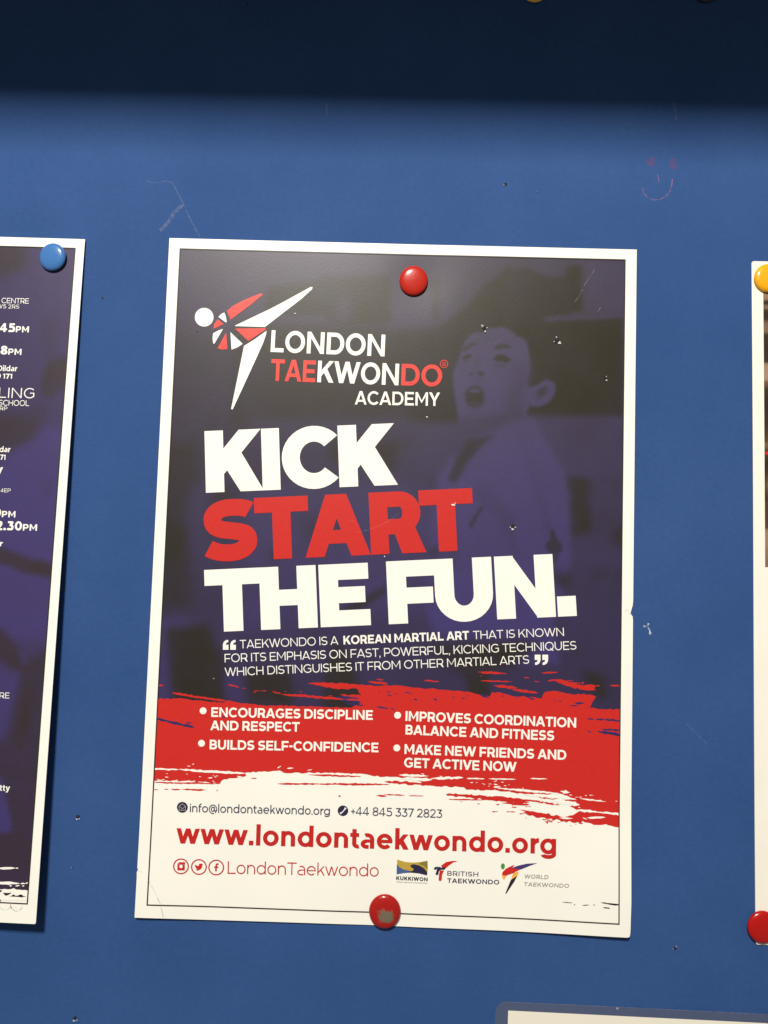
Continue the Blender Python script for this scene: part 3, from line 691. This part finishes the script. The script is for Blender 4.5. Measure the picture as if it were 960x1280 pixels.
headline([('S', 255, 322.5), ('T', 320, 387.5), ('A', 382, 463.5), ('R', 464, 533), ('T', 526.5, 594)], 77.5, .295, 'headline_lettering', M['red'], ((343, 699), (561, 689)))
headline([('T', 257.5, 327), ('H', 326.5, 397.5), ('E', 401, 463.8)], 78, .305, 'headline_lettering', M['white'], ((280, 789.5), (721, 769.8)))
headline([('F', 486, 548), ('U', 545.5, 618), ('N', 621.5, 695), ('.', 697.5, 721)], 78.5, .305, 'headline_lettering', M['white'], ((280, 789.5), (721, 769.8)))
# quotation
mp.text('quotation_lettering', [('TAEKWONDO IS A', 300, 810.6, 423, 805.6, 10.6, .115), ('THAT IS KNOWN', 591.5, 799, 705, 794.8, 10.3, .115),
    ('FOR ITS EMPHASIS ON FAST, POWERFUL, KICKING TECHNIQUES', 281, 828, 720.5, 811.8, 10.6, .115),
    ('WHICH DISTINGUISHES IT FROM OTHER MARTIAL ARTS', 281, 845.2, 661.5, 829.5, 10.6, .115)], M['white'], 4)
mp.text('quotation_lettering', [('KOREAN MARTIAL ART', 429.5, 805.6, 586.5, 799.3, 10.8, .23)], M['white'], 4)
def quote(cx, cy, s, flip):
    out = []
    for dx in (-5, 5):
        blob = [(-4, 6.5), (-4, -1), (-2.6, -4.6), (.6, -6.8), (3.2, -6.9), (3.2, -3.8), (.6, -3), (-.2, -.4), (3.6, -.4), (3.6, 6.5)]
        out.append([(cx+s*((-x if flip else x)+(dx if not flip else dx)), cy+s*(-y if flip else y)) for x, y in blob])
    return out
mp.ink('quotation_mark', [mp.P(p) for p in quote(287, 806.2, .92, False)], M['white'], 4)
mp.ink('quotation_mark', [mp.P(p) for p in quote(676.5, 824.5, .95, True)], M['white'], 4)
# benefits
bl = [('ENCOURAGES DISCIPLINE', 264, 896, 466, 899.8, 12, .225), ('AND RESPECT', 263, 912.5, 374.5, 914.6, 12, .225), ('BUILDS SELF-CONFIDENCE', 262, 936.5, 473, 940.3, 12, .225),
      ('IMPROVES COORDINATION', 506.7, 901, 720, 909.5, 12.3, .225), ('BALANCE AND FITNESS', 506.7, 918, 692.5, 925.6, 12.3, .225), ('MAKE NEW FRIENDS AND', 505.5, 942.3, 707.7, 949.8, 12.3, .225), ('GET ACTIVE NOW', 505, 959, 645.5, 964.7, 12.3, .225)]
for r in bl: mp.text('benefit_lettering', [r], M['white'], 4)
for x, y in ((254, 888.4), (252, 929), (497, 894), (496, 934.8)): mp.ink('bullet_point', [mp.P(disc(x, y, 4.3, 20))], M['white'], 4)
# contact block
mp.text('contact_lettering', [('info@londontaekwondo.org', 237.3, 1015, 412.3, 1018.7, 10.6, .14), ('+44 845 337 2823', 438.7, 1018.7, 552.5, 1022.4, 10.7, .13)], M['grey_navy'], 4)
mp.text('website_lettering', [('www.londontaekwondo.org', 220, 1054, 695, 1067.7, 25.6, .215)], M['redtext'], 4)
mp.text('handle_lettering', [('LondonTaekwondo', 284.5, 1092, 473.3, 1095.5, 15.6, .095)], M['redtext'], 4)
def Pn(polys): return [mp.P(p) for p in polys]
def arcpx(cx, cy, r, t, a0=0, a1=360, n=26): return arc(cx, cy, r, r, t, a0, a1, None, n)
# envelope and telephone icons
mp.ink('envelope_icon', Pn([disc(228, 1009, 6.8, 26)]), M['navy'], 3)
mp.ink('envelope_icon', Pn(stroke([(224, 1007.5), (228, 1011), (232, 1007.5)], .8)+stroke([(224, 1007.3), (224, 1012.6), (232, 1012.6), (232, 1007.3)], .8)+stroke([(224, 1007.5), (228, 1004.6), (232, 1007.5)], .8)), M['warm_grey'], 4)
mp.ink('telephone_icon', Pn([disc(428.7, 1013.3, 6.6, 26)]), M['navy'], 3)
mp.ink('telephone_icon', Pn(stroke([(425.2, 1016.8), (427.8, 1015.2), (430.5, 1012.2), (432.2, 1009.6)], [2.4, 1.2, 1.2, 2.6])), M['white'], 4)
# social icons
for x, y in ((226.3, 1082.8), (248.7, 1083.6), (270.3, 1084.2)): mp.ink('social_icon_ring', Pn(arcpx(x, y, 9.9, 1.5)), M['redtext'], 3)
ic = [rect(221.8, 1080.5, 231, 1087.8), rect(223.4, 1077.6, 231.4, 1080.2), rect(221.8, 1079, 223, 1081)]
mp.ink('camera_icon', Pn(ic), M['red'], 3); mp.ink('camera_icon', Pn([disc(226.4, 1082.9, 2.2, 14)]), M['white'], 4)
bird = [(243.9, 1080.3), (246.4, 1082.2), (248.6, 1082.3), (248.7, 1080.4), (250, 1079.2), (251.6, 1079.5), (253.8, 1079.6), (252.9, 1081.2), (252.6, 1083.6), (250.8, 1086.6), (247.6, 1088), (244.4, 1087.3), (246.6, 1086.3), (244.8, 1084.8), (243.8, 1082.8)]
mp.ink('bird_icon', Pn([bird]), M['red'], 3)
mp.ink('letter_icon', Pn(stroke([(273.2, 1080), (271.4, 1080), (270.4, 1081.4), (270.2, 1083), (269.9, 1089)], 2)+[rect(267.8, 1083, 272.8, 1084.8)]), M['redtext'], 3)
# club emblem and name
q = lambda x, y: (230+x/5.647, 340+y/5.647)
wh = [disc(*q(143, 320), 11.7, 30), [q(*p) for p in [(908, 106), (905, 122), (830, 190), (700, 290), (572, 389), (363, 383), (360, 379), (480, 322), (600, 265), (700, 213), (800, 158), (893, 107)]],
      [q(*p) for p in [(243, 317), (262, 298), (285, 286), (296, 315), (302, 352), (296, 357)]], [q(*p) for p in [(276, 402), (216, 506), (207, 506), (202, 470), (206, 433), (240, 415)]],
      [q(*p) for p in [(328, 425), (415, 508), (380, 532), (336, 549)]], [q(*p) for p in [(583, 415), (580, 440), (560, 500), (520, 590), (347, 965), (340, 972), (333, 966), (365, 810), (402, 630), (424, 522), (500, 475)]]]
rd = [[q(*p) for p in [(558, 154), (550, 166), (480, 225), (400, 285), (330, 337), (303, 276), (345, 240), (420, 200), (480, 175), (540, 153)]], [q(*p) for p in [(240, 334), (281, 369), (207, 403), (215, 365)]],
      [q(*p) for p in [(298, 428), (307, 545), (270, 548), (237, 540)]], [q(*p) for p in [(360, 400), (577, 397), (575, 408), (455, 488)]]]
mp.inks('kicking_figure_emblem', Pn(wh), M['white'], 4); mp.inks('kicking_figure_emblem', Pn(rd), M['redlogo'], 4)
mp.text('club_name_lettering', [('LONDON', 338.2, 440, 480.6, 445.7, 27.2, .215), ('KWON', 396.5, 477.8, 498, 481.8, 27, .215), ('ACADEMY', 443.5, 505.6, 549.8, 507.6, 16.8, .19)], M['white'], 4)
mp.text('club_name_lettering', [('TAE', 338, 476, 394, 478, 27.2, .215), ('DO', 501.3, 481.8, 552.3, 483.4, 27, .215)], M['redlogo'], 4)
mp.ink('registered_mark', Pn(arcpx(555, 455, 5.1, .9)), M['redlogo'], 4)
mp.text('registered_mark', [('R', 553.2, 457.7, 557.2, 457.8, 5, .15)], M['redlogo'], 4)
# three sponsor emblems
k8 = lambda x, y: (490+x/8, 1060+y/8); k9 = lambda x, y: (600+x/8, 1060+y/8)
flag = [k8(*p) for p in [(52, 114), (130, 138), (210, 145), (290, 138), (355, 126), (357, 200), (350, 272), (270, 252), (190, 244), (110, 250), (46, 262), (50, 190)]]
mp.ink('flag_emblem', Pn([flag]), M['gold'], 3)
mp.ink('flag_emblem', Pn([[k8(*p) for p in [(48, 160), (75, 190), (120, 215), (170, 225), (215, 240), (190, 244), (110, 250), (46, 262)]]]), M['steel'], 4)
mp.ink('flag_emblem', Pn([[k8(*p) for p in [(182, 172), (215, 160), (270, 172), (320, 200), (352, 240), (350, 272), (270, 252), (190, 244), (160, 238), (210, 225), (216, 205), (190, 190)]]]), M['navy'], 5)
mp.ink('flag_emblem', Pn([[k8(*p) for p in [(290, 140), (355, 127), (356, 215), (325, 180), (270, 158)]]]), M['olive'], 4)
mp.text('sponsor_lettering', [('KUKKIWON', 495.2, 1099.7, 534.4, 1101.4, 4.7, .25)], M['dark'], 4)
mp.text('sponsor_lettering', [('WORLD TAEKWONDO HEADQUARTERS', 495.4, 1102.8, 534.3, 1104.4, 1.25, .2)], M['warm_grey'], 4)
mp.ink('figure_emblem', Pn([[k8(*p) for p in [(490, 175), (540, 140), (600, 128), (660, 130), (610, 145), (560, 180), (540, 200), (500, 190)]], [k8(*p) for p in [(478, 330), (466, 320), (470, 260), (480, 222), (520, 222), (500, 270), (495, 325)]]]), M['red'], 3)
mp.ink('figure_emblem', Pn([[k8(*p) for p in [(415, 210), (430, 188), (460, 186), (440, 216)]], [k8(*p) for p in [(455, 188), (485, 188), (495, 210), (470, 230), (460, 268), (434, 266), (445, 225)]], [k8(*p) for p in [(495, 192), (540, 192), (525, 215), (480, 215)]]]), M['navy'], 4)
mp.text('sponsor_lettering', [('BRITISH', 559, 1094.2, 597.8, 1095.6, 5.8, .16)], M['grey_navy'], 4)
mp.text('sponsor_lettering', [('TAEKWONDO', 559, 1103.2, 624, 1105.4, 5.6, .2, 0, (.8, 1.5))], M['navy'], 4)
mp.ink('world_emblem', Pn([[k9(*p) for p in [(207, 180), (214, 160), (230, 150), (247, 165), (248, 190), (235, 212), (215, 208)]]]), M['green'], 3)
mp.ink('world_emblem', Pn([[k9(*p) for p in [(218, 270), (225, 240), (260, 205), (310, 180), (345, 165), (325, 195), (370, 200), (410, 210), (330, 250), (260, 275)]]]), M['red'], 3)
mp.ink('world_emblem', Pn([[k9(*p) for p in [(318, 198), (380, 175), (470, 155), (572, 150), (500, 175), (410, 212), (365, 208)]]]), M['indigo'], 4)
mp.ink('world_emblem', Pn([[k9(*p) for p in [(218, 272), (265, 275), (240, 318), (226, 300)]], [k9(*p) for p in [(330, 250), (388, 232), (375, 270), (350, 300), (312, 308)]]]), M['yellow'], 4)
mp.ink('world_emblem', Pn([[k9(*p) for p in [(372, 275), (345, 330), (262, 455), (252, 455), (280, 385), (308, 318)]]]), M['dark'], 4)
mp.text('sponsor_lettering', [('WORLD', 655, 1097.6, 685.2, 1098.8, 5, .19, .12, (.8, 1.6)), ('TAEKWONDO', 654.6, 1107.3, 711, 1109.6, 4.9, .19, .12, (.8, 1.6))], M['warm_grey'], 4)
# wear on the poster
def mhole(px, py, r, seed, fl):
    a, b = mp.px(px, py); u, v = mp.board(a, b); hole(mp.root, (u, v, lift_main(a, b)+.03*2), r, seed, fl, M['flake'])
mhole(605.5, 411, 1.25, 11, [(130, 1.1, .7), (285, .9, .5), (20, .5, .35)])
mhole(696, 426, 1.4, 12, [(320, 1.3, .7), (100, .9, .4), (200, .6, .3)])
mhole(756.5, 473, 1.0, 13, [(300, .7, .4), (60, .4, .3)])
mhole(641, 658, 1.15, 14, [(265, .9, .7), (200, .7, .35), (340, .6, .3)])
mhole(266.5, 849.5, .35, 15, [(60, .6, .3)])
mhole(246.8, 415, .35, 16, [])
for q_ in ([[streak(564, 630.5, 569, 631.5, 1.8), streak(568, 629.5, 570, 628, 1), streak(532, 521, 535, 521.5, 1), streak(368, 392, 370, 392, 1), streak(480, 695.3, 481.5, 695.6, 1.3)]]): [mp.ink('surface_chip', Pn([c_]), M['white'], 7) for c_ in q_]
for q_ in (stroke(mp.P([(445, 665), (455, 664), (470, 659), (483, 653), (494, 645), (500, 640)]), .28), stroke(mp.P([(435, 652), (440, 650), (443, 651)]), .3), stroke(mp.P([(718, 378), (725, 368), (732, 354), (738, 346), (743, 337)]), .5), stroke(mp.P([(747, 390), (751, 384)]), .4), stroke(mp.P([(619, 429), (628, 424)]), .3)): mp.ink('scratch_mark', q_, M['scratch'], 7)
for q_ in (stroke(mp.P([(186, 1100), (191, 1110), (196, 1120), (200, 1128), (203, 1140), (204, 1146)]), .5), stroke(mp.P([(782, 762), (786, 764), (789, 768)]), 1.2), stroke(mp.P([(171, 1087), (178, 1090)]), .5)): mp.ink('fold_crease', q_, M['crease'], 7)

# ================================================================ the left poster, its right edge standing off the board
L0, L1 = 1.2, 8.0
tr, br = at(106.3, 299, L0), at(45.2, 1146, L1)
angL = math.atan2(tr[0]-br[0], -(tr[1]-br[1])) + math.pi
angL = math.atan2(-(tr[0]-br[0]), tr[1]-br[1])
print('left sheet', math.dist(tr, br), math.degrees(angL))
def lift_left(a, b):
    t = max(0, min(1, (148.5-b)/297))
    e = sstep((a+70)/175)
    return .6+(L0-.6)*e+(L1-L0)*(t**.9)*e
cu, cv = corner_sheet(106.3, 299, L0, 'TR', angL, 210, 297)
lp = Sheet('timetable_poster', cu, cv, angL, 210, 297, lift_left, 'purple left poster with white class times, its lower corner standing off the board', 'poster', 'printed posters pinned to the board')
lp.slab([(-105, -148.5), (104.4, -148.5), (104.85, -148.3), (105, -147.8), (105, 148.5), (-105, 148.5)], M['card'])
pa, pb = lp.px(94.8, 310), lp.px(34.5, 1130.3)
print('left print', pa, pb)
lx1 = (pa[0]+pb[0])/2; ly1 = pa[1]; ly0 = pb[1]; lx0 = -lx1
sl = [([(-40,300),(32,308),(34,337),(0,345),(-40,345)], .12, 5), ([(55,398),(68,398),(66,445),(56,445)], .3, 5),
      ([(85,446),(60,450),(52,470),(49,490),(62,499),(80,484),(86,470)], .12, 3), ([(-30,515),(50,520),(44,552),(0,570),(-30,570)], .15, 5), ([(38,505),(60,505),(55,540),(40,530)], .3, 5),
      ([(77,534),(60,530),(45,550),(20,560),(0,580),(-30,600),(-30,800),(60,800),(70,690),(78,560)], .85, 4), ([(56,600),(66,600),(66,618),(56,618)], .65, 4),
      ([(-20,680),(4,684),(20,690),(40,700),(68,703),(66,723),(30,716),(12,708),(-20,700)], .10, 2.5),
      ([(-20,780),(2,785),(12,796),(25,812),(34,824),(46,822),(58,812),(56,850),(48,900),(30,935),(18,935),(20,900),(22,850),(26,842),(10,836),(5,828),(-20,815)], .14, 3),
      ([(22,812),(32,818),(35,832),(28,830)], .7, 2), ([(-20,833),(8,838),(22,842),(18,880),(8,925),(-20,935)], .8, 4),
      ([(26,860),(52,840),(50,960),(42,1130),(-30,1130),(-30,930),(8,925)], .22, 5), ([(18,930),(22,925),(28,880),(36,850),(44,850),(38,890),(26,932)], .05, 3),
      ([(-20,968),(1,970),(6,990),(16,1039),(-20,1045)], .85, 1.5)]
DKL = np.array([.030, .020, .022])
def duoL(F, X, Y):
    f = F[..., None]**1.15
    return DKL*(1-f)+PU*f
lyb = lp.px(10, 1112)[1]
lp.photo('photo_print', -60, lyb, lx1, ly1, .9, sl, .55, duoL, 1)
lp.ink('photo_print', [rect(lx0, lyb, -60, ly1)], M['purple'], 1, step=6)
lp.ink('border_line', frame_polys(lx0, ly0, lx1+.05, ly1+.05, .48), M['line'], 5, step=6)
wl = [streak(-3,1085.2,19,1085,3,.3), streak(20,1085,23,1085,1.6), streak(-6,1103.5,25,1104.2,3.4,.3), streak(25.5,1104.3,31.5,1104.3,1.8,.2), streak(32,1104.5,35,1103,2), streak(12,1107,15,1107,1.6), streak(19,1107.5,25,1106.5,1.4), streak(28,1107.3,30.5,1107.2,1.4),
      rough([(-10,1111.5),(14,1111.3),(17,1110),(21,1112),(35,1113),(36,1125),(-10,1125)], .5)]
lp.ink('white_paint_fleck', [lp.P(p) for p in wl], M['white'], 3, clip=(lx0, ly0, lx1, ly1))['kind'] = 'stuff'
dl = [streak(3.5,1116.3,15,1116.5,1.4), [(4,1116),(14,1116),(11,1118.4),(7,1119.5)], streak(12,1120,34,1120.8,1.5), disc(17, 1119.4, 2, 8, 1.4), disc(26, 1119.2, 3, 8, 1.3), streak(-2,1114,3,1113.5,2.5), streak(-3,1126,1,1125,3)]
lp.ink('paint_dash', [lp.P(p) for p in dl], M['dark'], 4, clip=(lx0, ly0, lx1, ly1))['kind'] = 'stuff'
LT = [('CENTRE', 2, 379, 36.1, 379.7, 6.6, .12), ('NW5 2RS', -9.5, 385.4, 24, 385.9, 4.9, .12), ('LING', -1.5, 497.2, 43, 498, 12.6, .10), ('SCHOOL', -1.5, 507, 36.5, 507.6, 7.1, .12), ('RP', 0, 512.8, 9.2, 513, 4.6, .12),
      ('4EP', .8, 615.2, 13.4, 615.5, 4.7, .12), ('RE', -.5, 872.8, 11.8, 873, 7.3, .12)]
LB = [('45', -.5, 415, 18.8, 415.3, 10.9, .24), ('PM', 19.8, 415.4, 36.1, 415.7, 7.6, .23), ('8', .6, 443, 9.4, 443.2, 10.7, .24), ('PM', 10.3, 443.4, 26.8, 443.8, 7.6, .23), ('Dildar', -3.2, 463.8, 21.5, 464.2, 6.9, .2), ('0', -4, 473.1, 1, 473.2, 6.3, .22), ('171', 3.6, 473.3, 15.2, 473.5, 6.2, .22),
      ('dar', -.6, 565, 13, 565.3, 7, .2), ('71', .2, 574.7, 6.8, 574.9, 6.5, .22), ('y', -5, 591.5, 3.8, 591.5, 10, .22), ('0', -9, 646, 1.3, 646.2, 11, .24), ('PM', 2.4, 646.4, 19.3, 646.7, 7.7, .23), ('2.30', -5, 662.6, 27.4, 663.1, 11.3, .24), ('PM', 28.6, 663.2, 46.3, 663.5, 8.1, .23),
      ('r', -.2, 682.7, 3.7, 682.8, 7, .2), ('tty', -.5, 988.3, 12.6, 988.6, 7.6, .2)]
lp.text('address_lettering', LT, M['white'], 4)
lp.text('class_time_lettering', LB, M['white'], 4)
lp.ink('pencil_loop', [lp.P(p) for p in arc(6.5, 1131.3, 7.2, 5.9, .45, 10, 180, .45, 16)+arc(21, 1131, 7.2, 7.6, .45, -10, 165, .45, 16)+stroke([(18, 1133), (21, 1135.5)], .3)], M['pencil'], 7)
lp.ink('pen_dash', [lp.P(p) for p in stroke([(13.4, 1130), (14, 1135)], .8)], M['redpen'], 7)

# ================================================================ the right sheet
tl, bl_ = at(939.6, 326.3, .8), at(944.8, 1181, .8)
angR = math.atan2(-(tl[0]-bl_[0]), tl[1]-bl_[1]); print('right sheet', math.dist(tl, bl_), math.degrees(angR))
HR = math.dist(tl, bl_)
cu, cv = corner_sheet(939.6, 326.3, .8, 'TL', angR, 210, HR)
def lift_right(a, b): return .7+.2*math.sin(b*.02)
rp = Sheet('photo_sheet', cu, cv, angR, 210, HR, lift_right, 'white sheet with a strip of photographs between a yellow and a red pin', 'poster', 'printed posters pinned to the board')
h2 = HR/2
rp.slab([(-105, -h2+1), (-104.7, -h2+.3), (-104, -h2), (105, -h2), (105, h2), (-104, h2), (-104.7, h2-.3), (-105, h2-1)], M['card_b'])
sr = []
bands = [(365,378,.75),(378,382,.05),(382,388,.7),(388,402,.08),(402,418,.6),(418,455,.05),(455,478,.78),(478,486,.5),(486,553,.08),(553,561,.6),(568,578,.2),(578,628,.06),(628,662,.35),(662,708,.72)]
for ya, yc, v in bands: sr.append(([(940, ya), (990, ya-4), (990, yc+3), (940, yc)], v, 1.2))
for k in range(40):
    x = random.uniform(975, 1500); y = random.uniform(370, 700); r1 = random.uniform(8, 40)
    sr.append(([(x+r1*math.cos(t)*random.uniform(.7, 1.2), y+1.4*r1*math.sin(t)) for t in [i*math.pi/4 for i in range(8)]], random.random(), 3))
def duoR(F, X, Y):
    f = F[..., None]; a = np.array([.018, .013, .010]); b = np.array([.10, .05, .03]); c = np.array([.46, .31, .22])
    return np.where(f < .5, a*(1-2*f)+b*2*f, b*(2-2*f)+c*(2*f-1))
rx0 = (rp.px(953.6, 370)[0]+rp.px(956.8, 700)[0])/2; ry1 = rp.px(958, 352)[1]; ry0 = rp.px(958, 709)[1]
rp.photo('photo_strip', rx0, ry0, 95, ry1, 1.0, sr, .25, duoR, 1)
rp.ink('red_badge_print', [rp.P(disc(958.5, 566.5, 2.6, 10, 2.2))], M['red'], 2)

# ================================================================ laminated notice below
def lift_low(a, b): return .6
pw, ph = 303, 216
la, lb = at(632, 1252.2, .6), at(960, 1268.2, .6); angP = math.atan2(lb[1]-la[1], lb[0]-la[0]); print('lam ang', math.degrees(angP))
cu, cv = corner_sheet(619.5, 1251.5, .6, 'TL', angP, pw, ph)
pl = Sheet('laminated_notice', cu, cv, angP, pw, ph, lift_low, 'blank white notice in a clear laminating pouch entering at the bottom right', 'notice')
m = bpy.data.materials.new('clear_pouch'); t_, n_, l_ = nt(m); b_ = n_['Principled BSDF']
b_.inputs['Base Color'].default_value = (.20, .20, .22, 1); b_.inputs['Roughness'].default_value = .22; b_.inputs['Alpha'].default_value = .17; b_.inputs['Specular IOR Level'].default_value = .7
tcc = n_.new('ShaderNodeTexCoord'); nn = n_.new('ShaderNodeTexNoise'); nn.inputs['Scale'].default_value = 60; l_.new(tcc.outputs['Object'], nn.inputs['Vector'])
bb = n_.new('ShaderNodeBump'); bb.inputs['Strength'].default_value = .5; bb.inputs['Distance'].default_value = .0006; l_.new(nn.outputs[0], bb.inputs['Height']); l_.new(bb.outputs[0], b_.inputs['Normal'])
M['pouch'] = m
def rrect(x0, y0, x1, y1, r, n=6):
    out = []
    for cx, cy, a in ((x1-r, y1-r, 0), (x0+r, y1-r, 90), (x0+r, y0+r, 180), (x1-r, y0+r, 270)):
        out += [(cx+r*math.cos(R_(a+90*i/n)), cy+r*math.sin(R_(a+90*i/n))) for i in range(n+1)]
    return out
pl.slab(rrect(-pw/2, -ph/2, pw/2, ph/2, 5), M['pouch'], t=.3, step=None, name='clear_pouch')
px0, py1 = pl.px(635.2, 1263.2)
pl.slab([(px0, -ph/2+4), (pw/2-4, -ph/2+4), (pw/2-4, py1), (px0, py1)], mat('notice_paper', (.80, .76, .66), rough=.5, bump=.2, bscale=400), t=.1, step=None, name='paper_sheet').location = (0, -.00006, 0)
rim = [streak(626, 1252, 800, 1260.2, .9, .25), streak(800, 1260.2, 962, 1268.2, .9, .25)]
pl.ink('pouch_edge', [pl.P(p) for p in rim], M['scuff'], 2)
a_, b2 = pl.px(771.5, 1260.5)
pl.ink('pouch_nick', [disc(a_, b2, .55, 7)], M['chalk'], 3)

# ================================================================ drawing pins
def pin(px, py, rx, ry, color, label, base=.6, tilt=(0, 0), worn=False, hgt=2.3):
    """flat domed drawing pin; centre of head measured in the photograph"""
    w = base+1.4; u, v = at(px, py, w)
    root = empty('drawing_pin', W3(u, v, base), label, 'drawing pin', 'drawing pins along the sheets')
    prof = [(0, hgt), (1.5, hgt-.03), (3.0, hgt-.13), (4.1, hgt-.28), (4.9, hgt-.48), (5.5, hgt-.76), (5.9, hgt-1.08), (6.15, hgt-1.42), (6.25, hgt-1.75), (6.2, hgt-1.95), (6.0, hgt-2.05), (5.6, hgt-2.0), (1.0, hgt-1.8), (0, hgt-1.8)]
    n = 56; V, F = [], []
    for i, (r, h) in enumerate(prof):
        for k in range(n):
            a = 2*math.pi*k/n; x, y = r/6.25*rx*math.cos(a), r/6.25*ry*math.sin(a)
            V.append(W3(x, y, h+x*tilt[0]+y*tilt[1]))
    for i in range(len(prof)-1):
        for k in range(n): a, b = i*n+k, i*n+(k+1) % n; F.append([a, a+n, b+n, b])
    m = bpy.data.materials.new('pin_paint'); t, nn, l = nt(m); b = nn['Principled BSDF']
    no_s = 1400 if worn else 420
    b.inputs['Base Color'].default_value = (*color, 1); b.inputs['Roughness'].default_value = .3; b.inputs['Specular IOR Level'].default_value = .2; b.inputs['Coat Weight'].default_value = .4; b.inputs['Coat Roughness'].default_value = .09
    tc = nn.new('ShaderNodeTexCoord'); no = nn.new('ShaderNodeTexNoise'); no.inputs['Scale'].default_value = no_s; no.inputs['Detail'].default_value = 5; l.new(tc.outputs['Object'], no.inputs['Vector'])
    bp = nn.new('ShaderNodeBump'); bp.inputs['Strength'].default_value = .12; bp.inputs['Distance'].default_value = .0003; l.new(no.outputs[0], bp.inputs['Height']); l.new(bp.outputs[0], b.inputs['Normal'])
    if worn:
        # paint rubbed off around a spot low on the head
        sp = nn.new('ShaderNodeSeparateXYZ'); l.new(tc.outputs['Object'], sp.inputs[0])
        def mth(op, a, b=None, c=None):
            k = nn.new('ShaderNodeMath'); k.operation = op
            for i_, x_ in enumerate((a, b, c)):
                if x_ is None: continue
                if isinstance(x_, (int, float)): k.inputs[i_].default_value = x_
                else: l.new(x_, k.inputs[i_])
            return k.outputs[0]
        n2 = nn.new('ShaderNodeTexNoise'); n2.inputs['Scale'].default_value = 330; n2.inputs['Detail'].default_value = 8; n2.inputs['Roughness'].default_value = .75; l.new(tc.outputs['Object'], n2.inputs['Vector'])
        ax = mth('ABSOLUTE', mth('MULTIPLY_ADD', sp.outputs[0], 1/.0030, -.0007/.0030)); az = mth('ABSOLUTE', mth('MULTIPLY_ADD', sp.outputs[2], 1/.0026, .0012/.0026))
        met = mth('ADD', mth('MAXIMUM', ax, az), mth('MULTIPLY_ADD', n2.outputs[0], 3.2, -1.6))
        lt = nn.new('ShaderNodeMapRange'); lt.inputs[1].default_value = .75; lt.inputs[2].default_value = 1.15; lt.inputs[3].default_value = 1; lt.inputs[4].default_value = 0; l.new(met, lt.inputs[0])
        mc = nn.new('ShaderNodeMix'); mc.data_type = 'RGBA'; mc.inputs[6].default_value = (*color, 1); mc.inputs[7].default_value = (.15, .125, .085, 1)
        l.new(lt.outputs[0], mc.inputs[0]); l.new(mc.outputs[2], b.inputs['Base Color'])
        mr = nn.new('ShaderNodeMapRange'); mr.inputs[3].default_value = .3; mr.inputs[4].default_value = .6; l.new(lt.outputs[0], mr.inputs[0]); l.new(mr.outputs[0], b.inputs['Roughness'])
        iv = nn.new('ShaderNodeMath'); iv.operation = 'SUBTRACT'; iv.inputs[0].default_value = .6; l.new(lt.outputs[0], iv.inputs[1]); iv.use_clamp = True; l.new(iv.outputs[0], b.inputs['Coat Weight'])
    meshobj('pin_head', V, F, m, root, True)
    V, F = [], []
    for h, r in ((hgt-1.8, .5), (-base-2.5, .45), (-base-5.5, .03)):
        for k in range(10): a = 2*math.pi*k/10; V.append(W3(r*math.cos(a), r*math.sin(a), h))
    for i in range(2):
        for k in range(10): a, b = i*10+k, i*10+(k+1) % 10; F.append([a, a+10, b+10, b])
    meshobj('pin_shaft', V, F, M['steelpin'], root, True)
    return root
M['steelpin'] = mat('pin_steel', (.55, .55, .55), rough=.25, metallic=1.0, bump=.05)
pin(517, 350.2, 6.35, 6.8, (.46, .020, .011), 'clean red drawing pin at the top centre of the middle poster', 1.1, tilt=(0, .02))
pin(481, 1140.3, 6.75, 7.1, (.36, .008, .007), 'chipped red drawing pin with paint rubbed off at the bottom of the middle poster', 1.25, worn=True)
pin(64.8, 320.6, 6.05, 6.35, (.05, .17, .44), 'glossy blue drawing pin at the top right corner of the left poster', 2.1, tilt=(.05, .02))
pin(961.5, 347, 6.3, 6.5, (.85, .40, .01), 'yellow drawing pin at the top of the right sheet', .9)
pin(954.5, 1160, 6.4, 6.7, (.40, .006, .005), 'red drawing pin at the bottom left corner of the right sheet', .9)
pin(668.5, -15.5, 6.3, 6.4, (.85, .55, .08), 'shaded yellow drawing pin cut off by the top edge', .4)
pin(884, -15.5, 6.6, 6.4, (.02, .02, .022), 'black drawing pin cut off by the top edge near the right', .4)
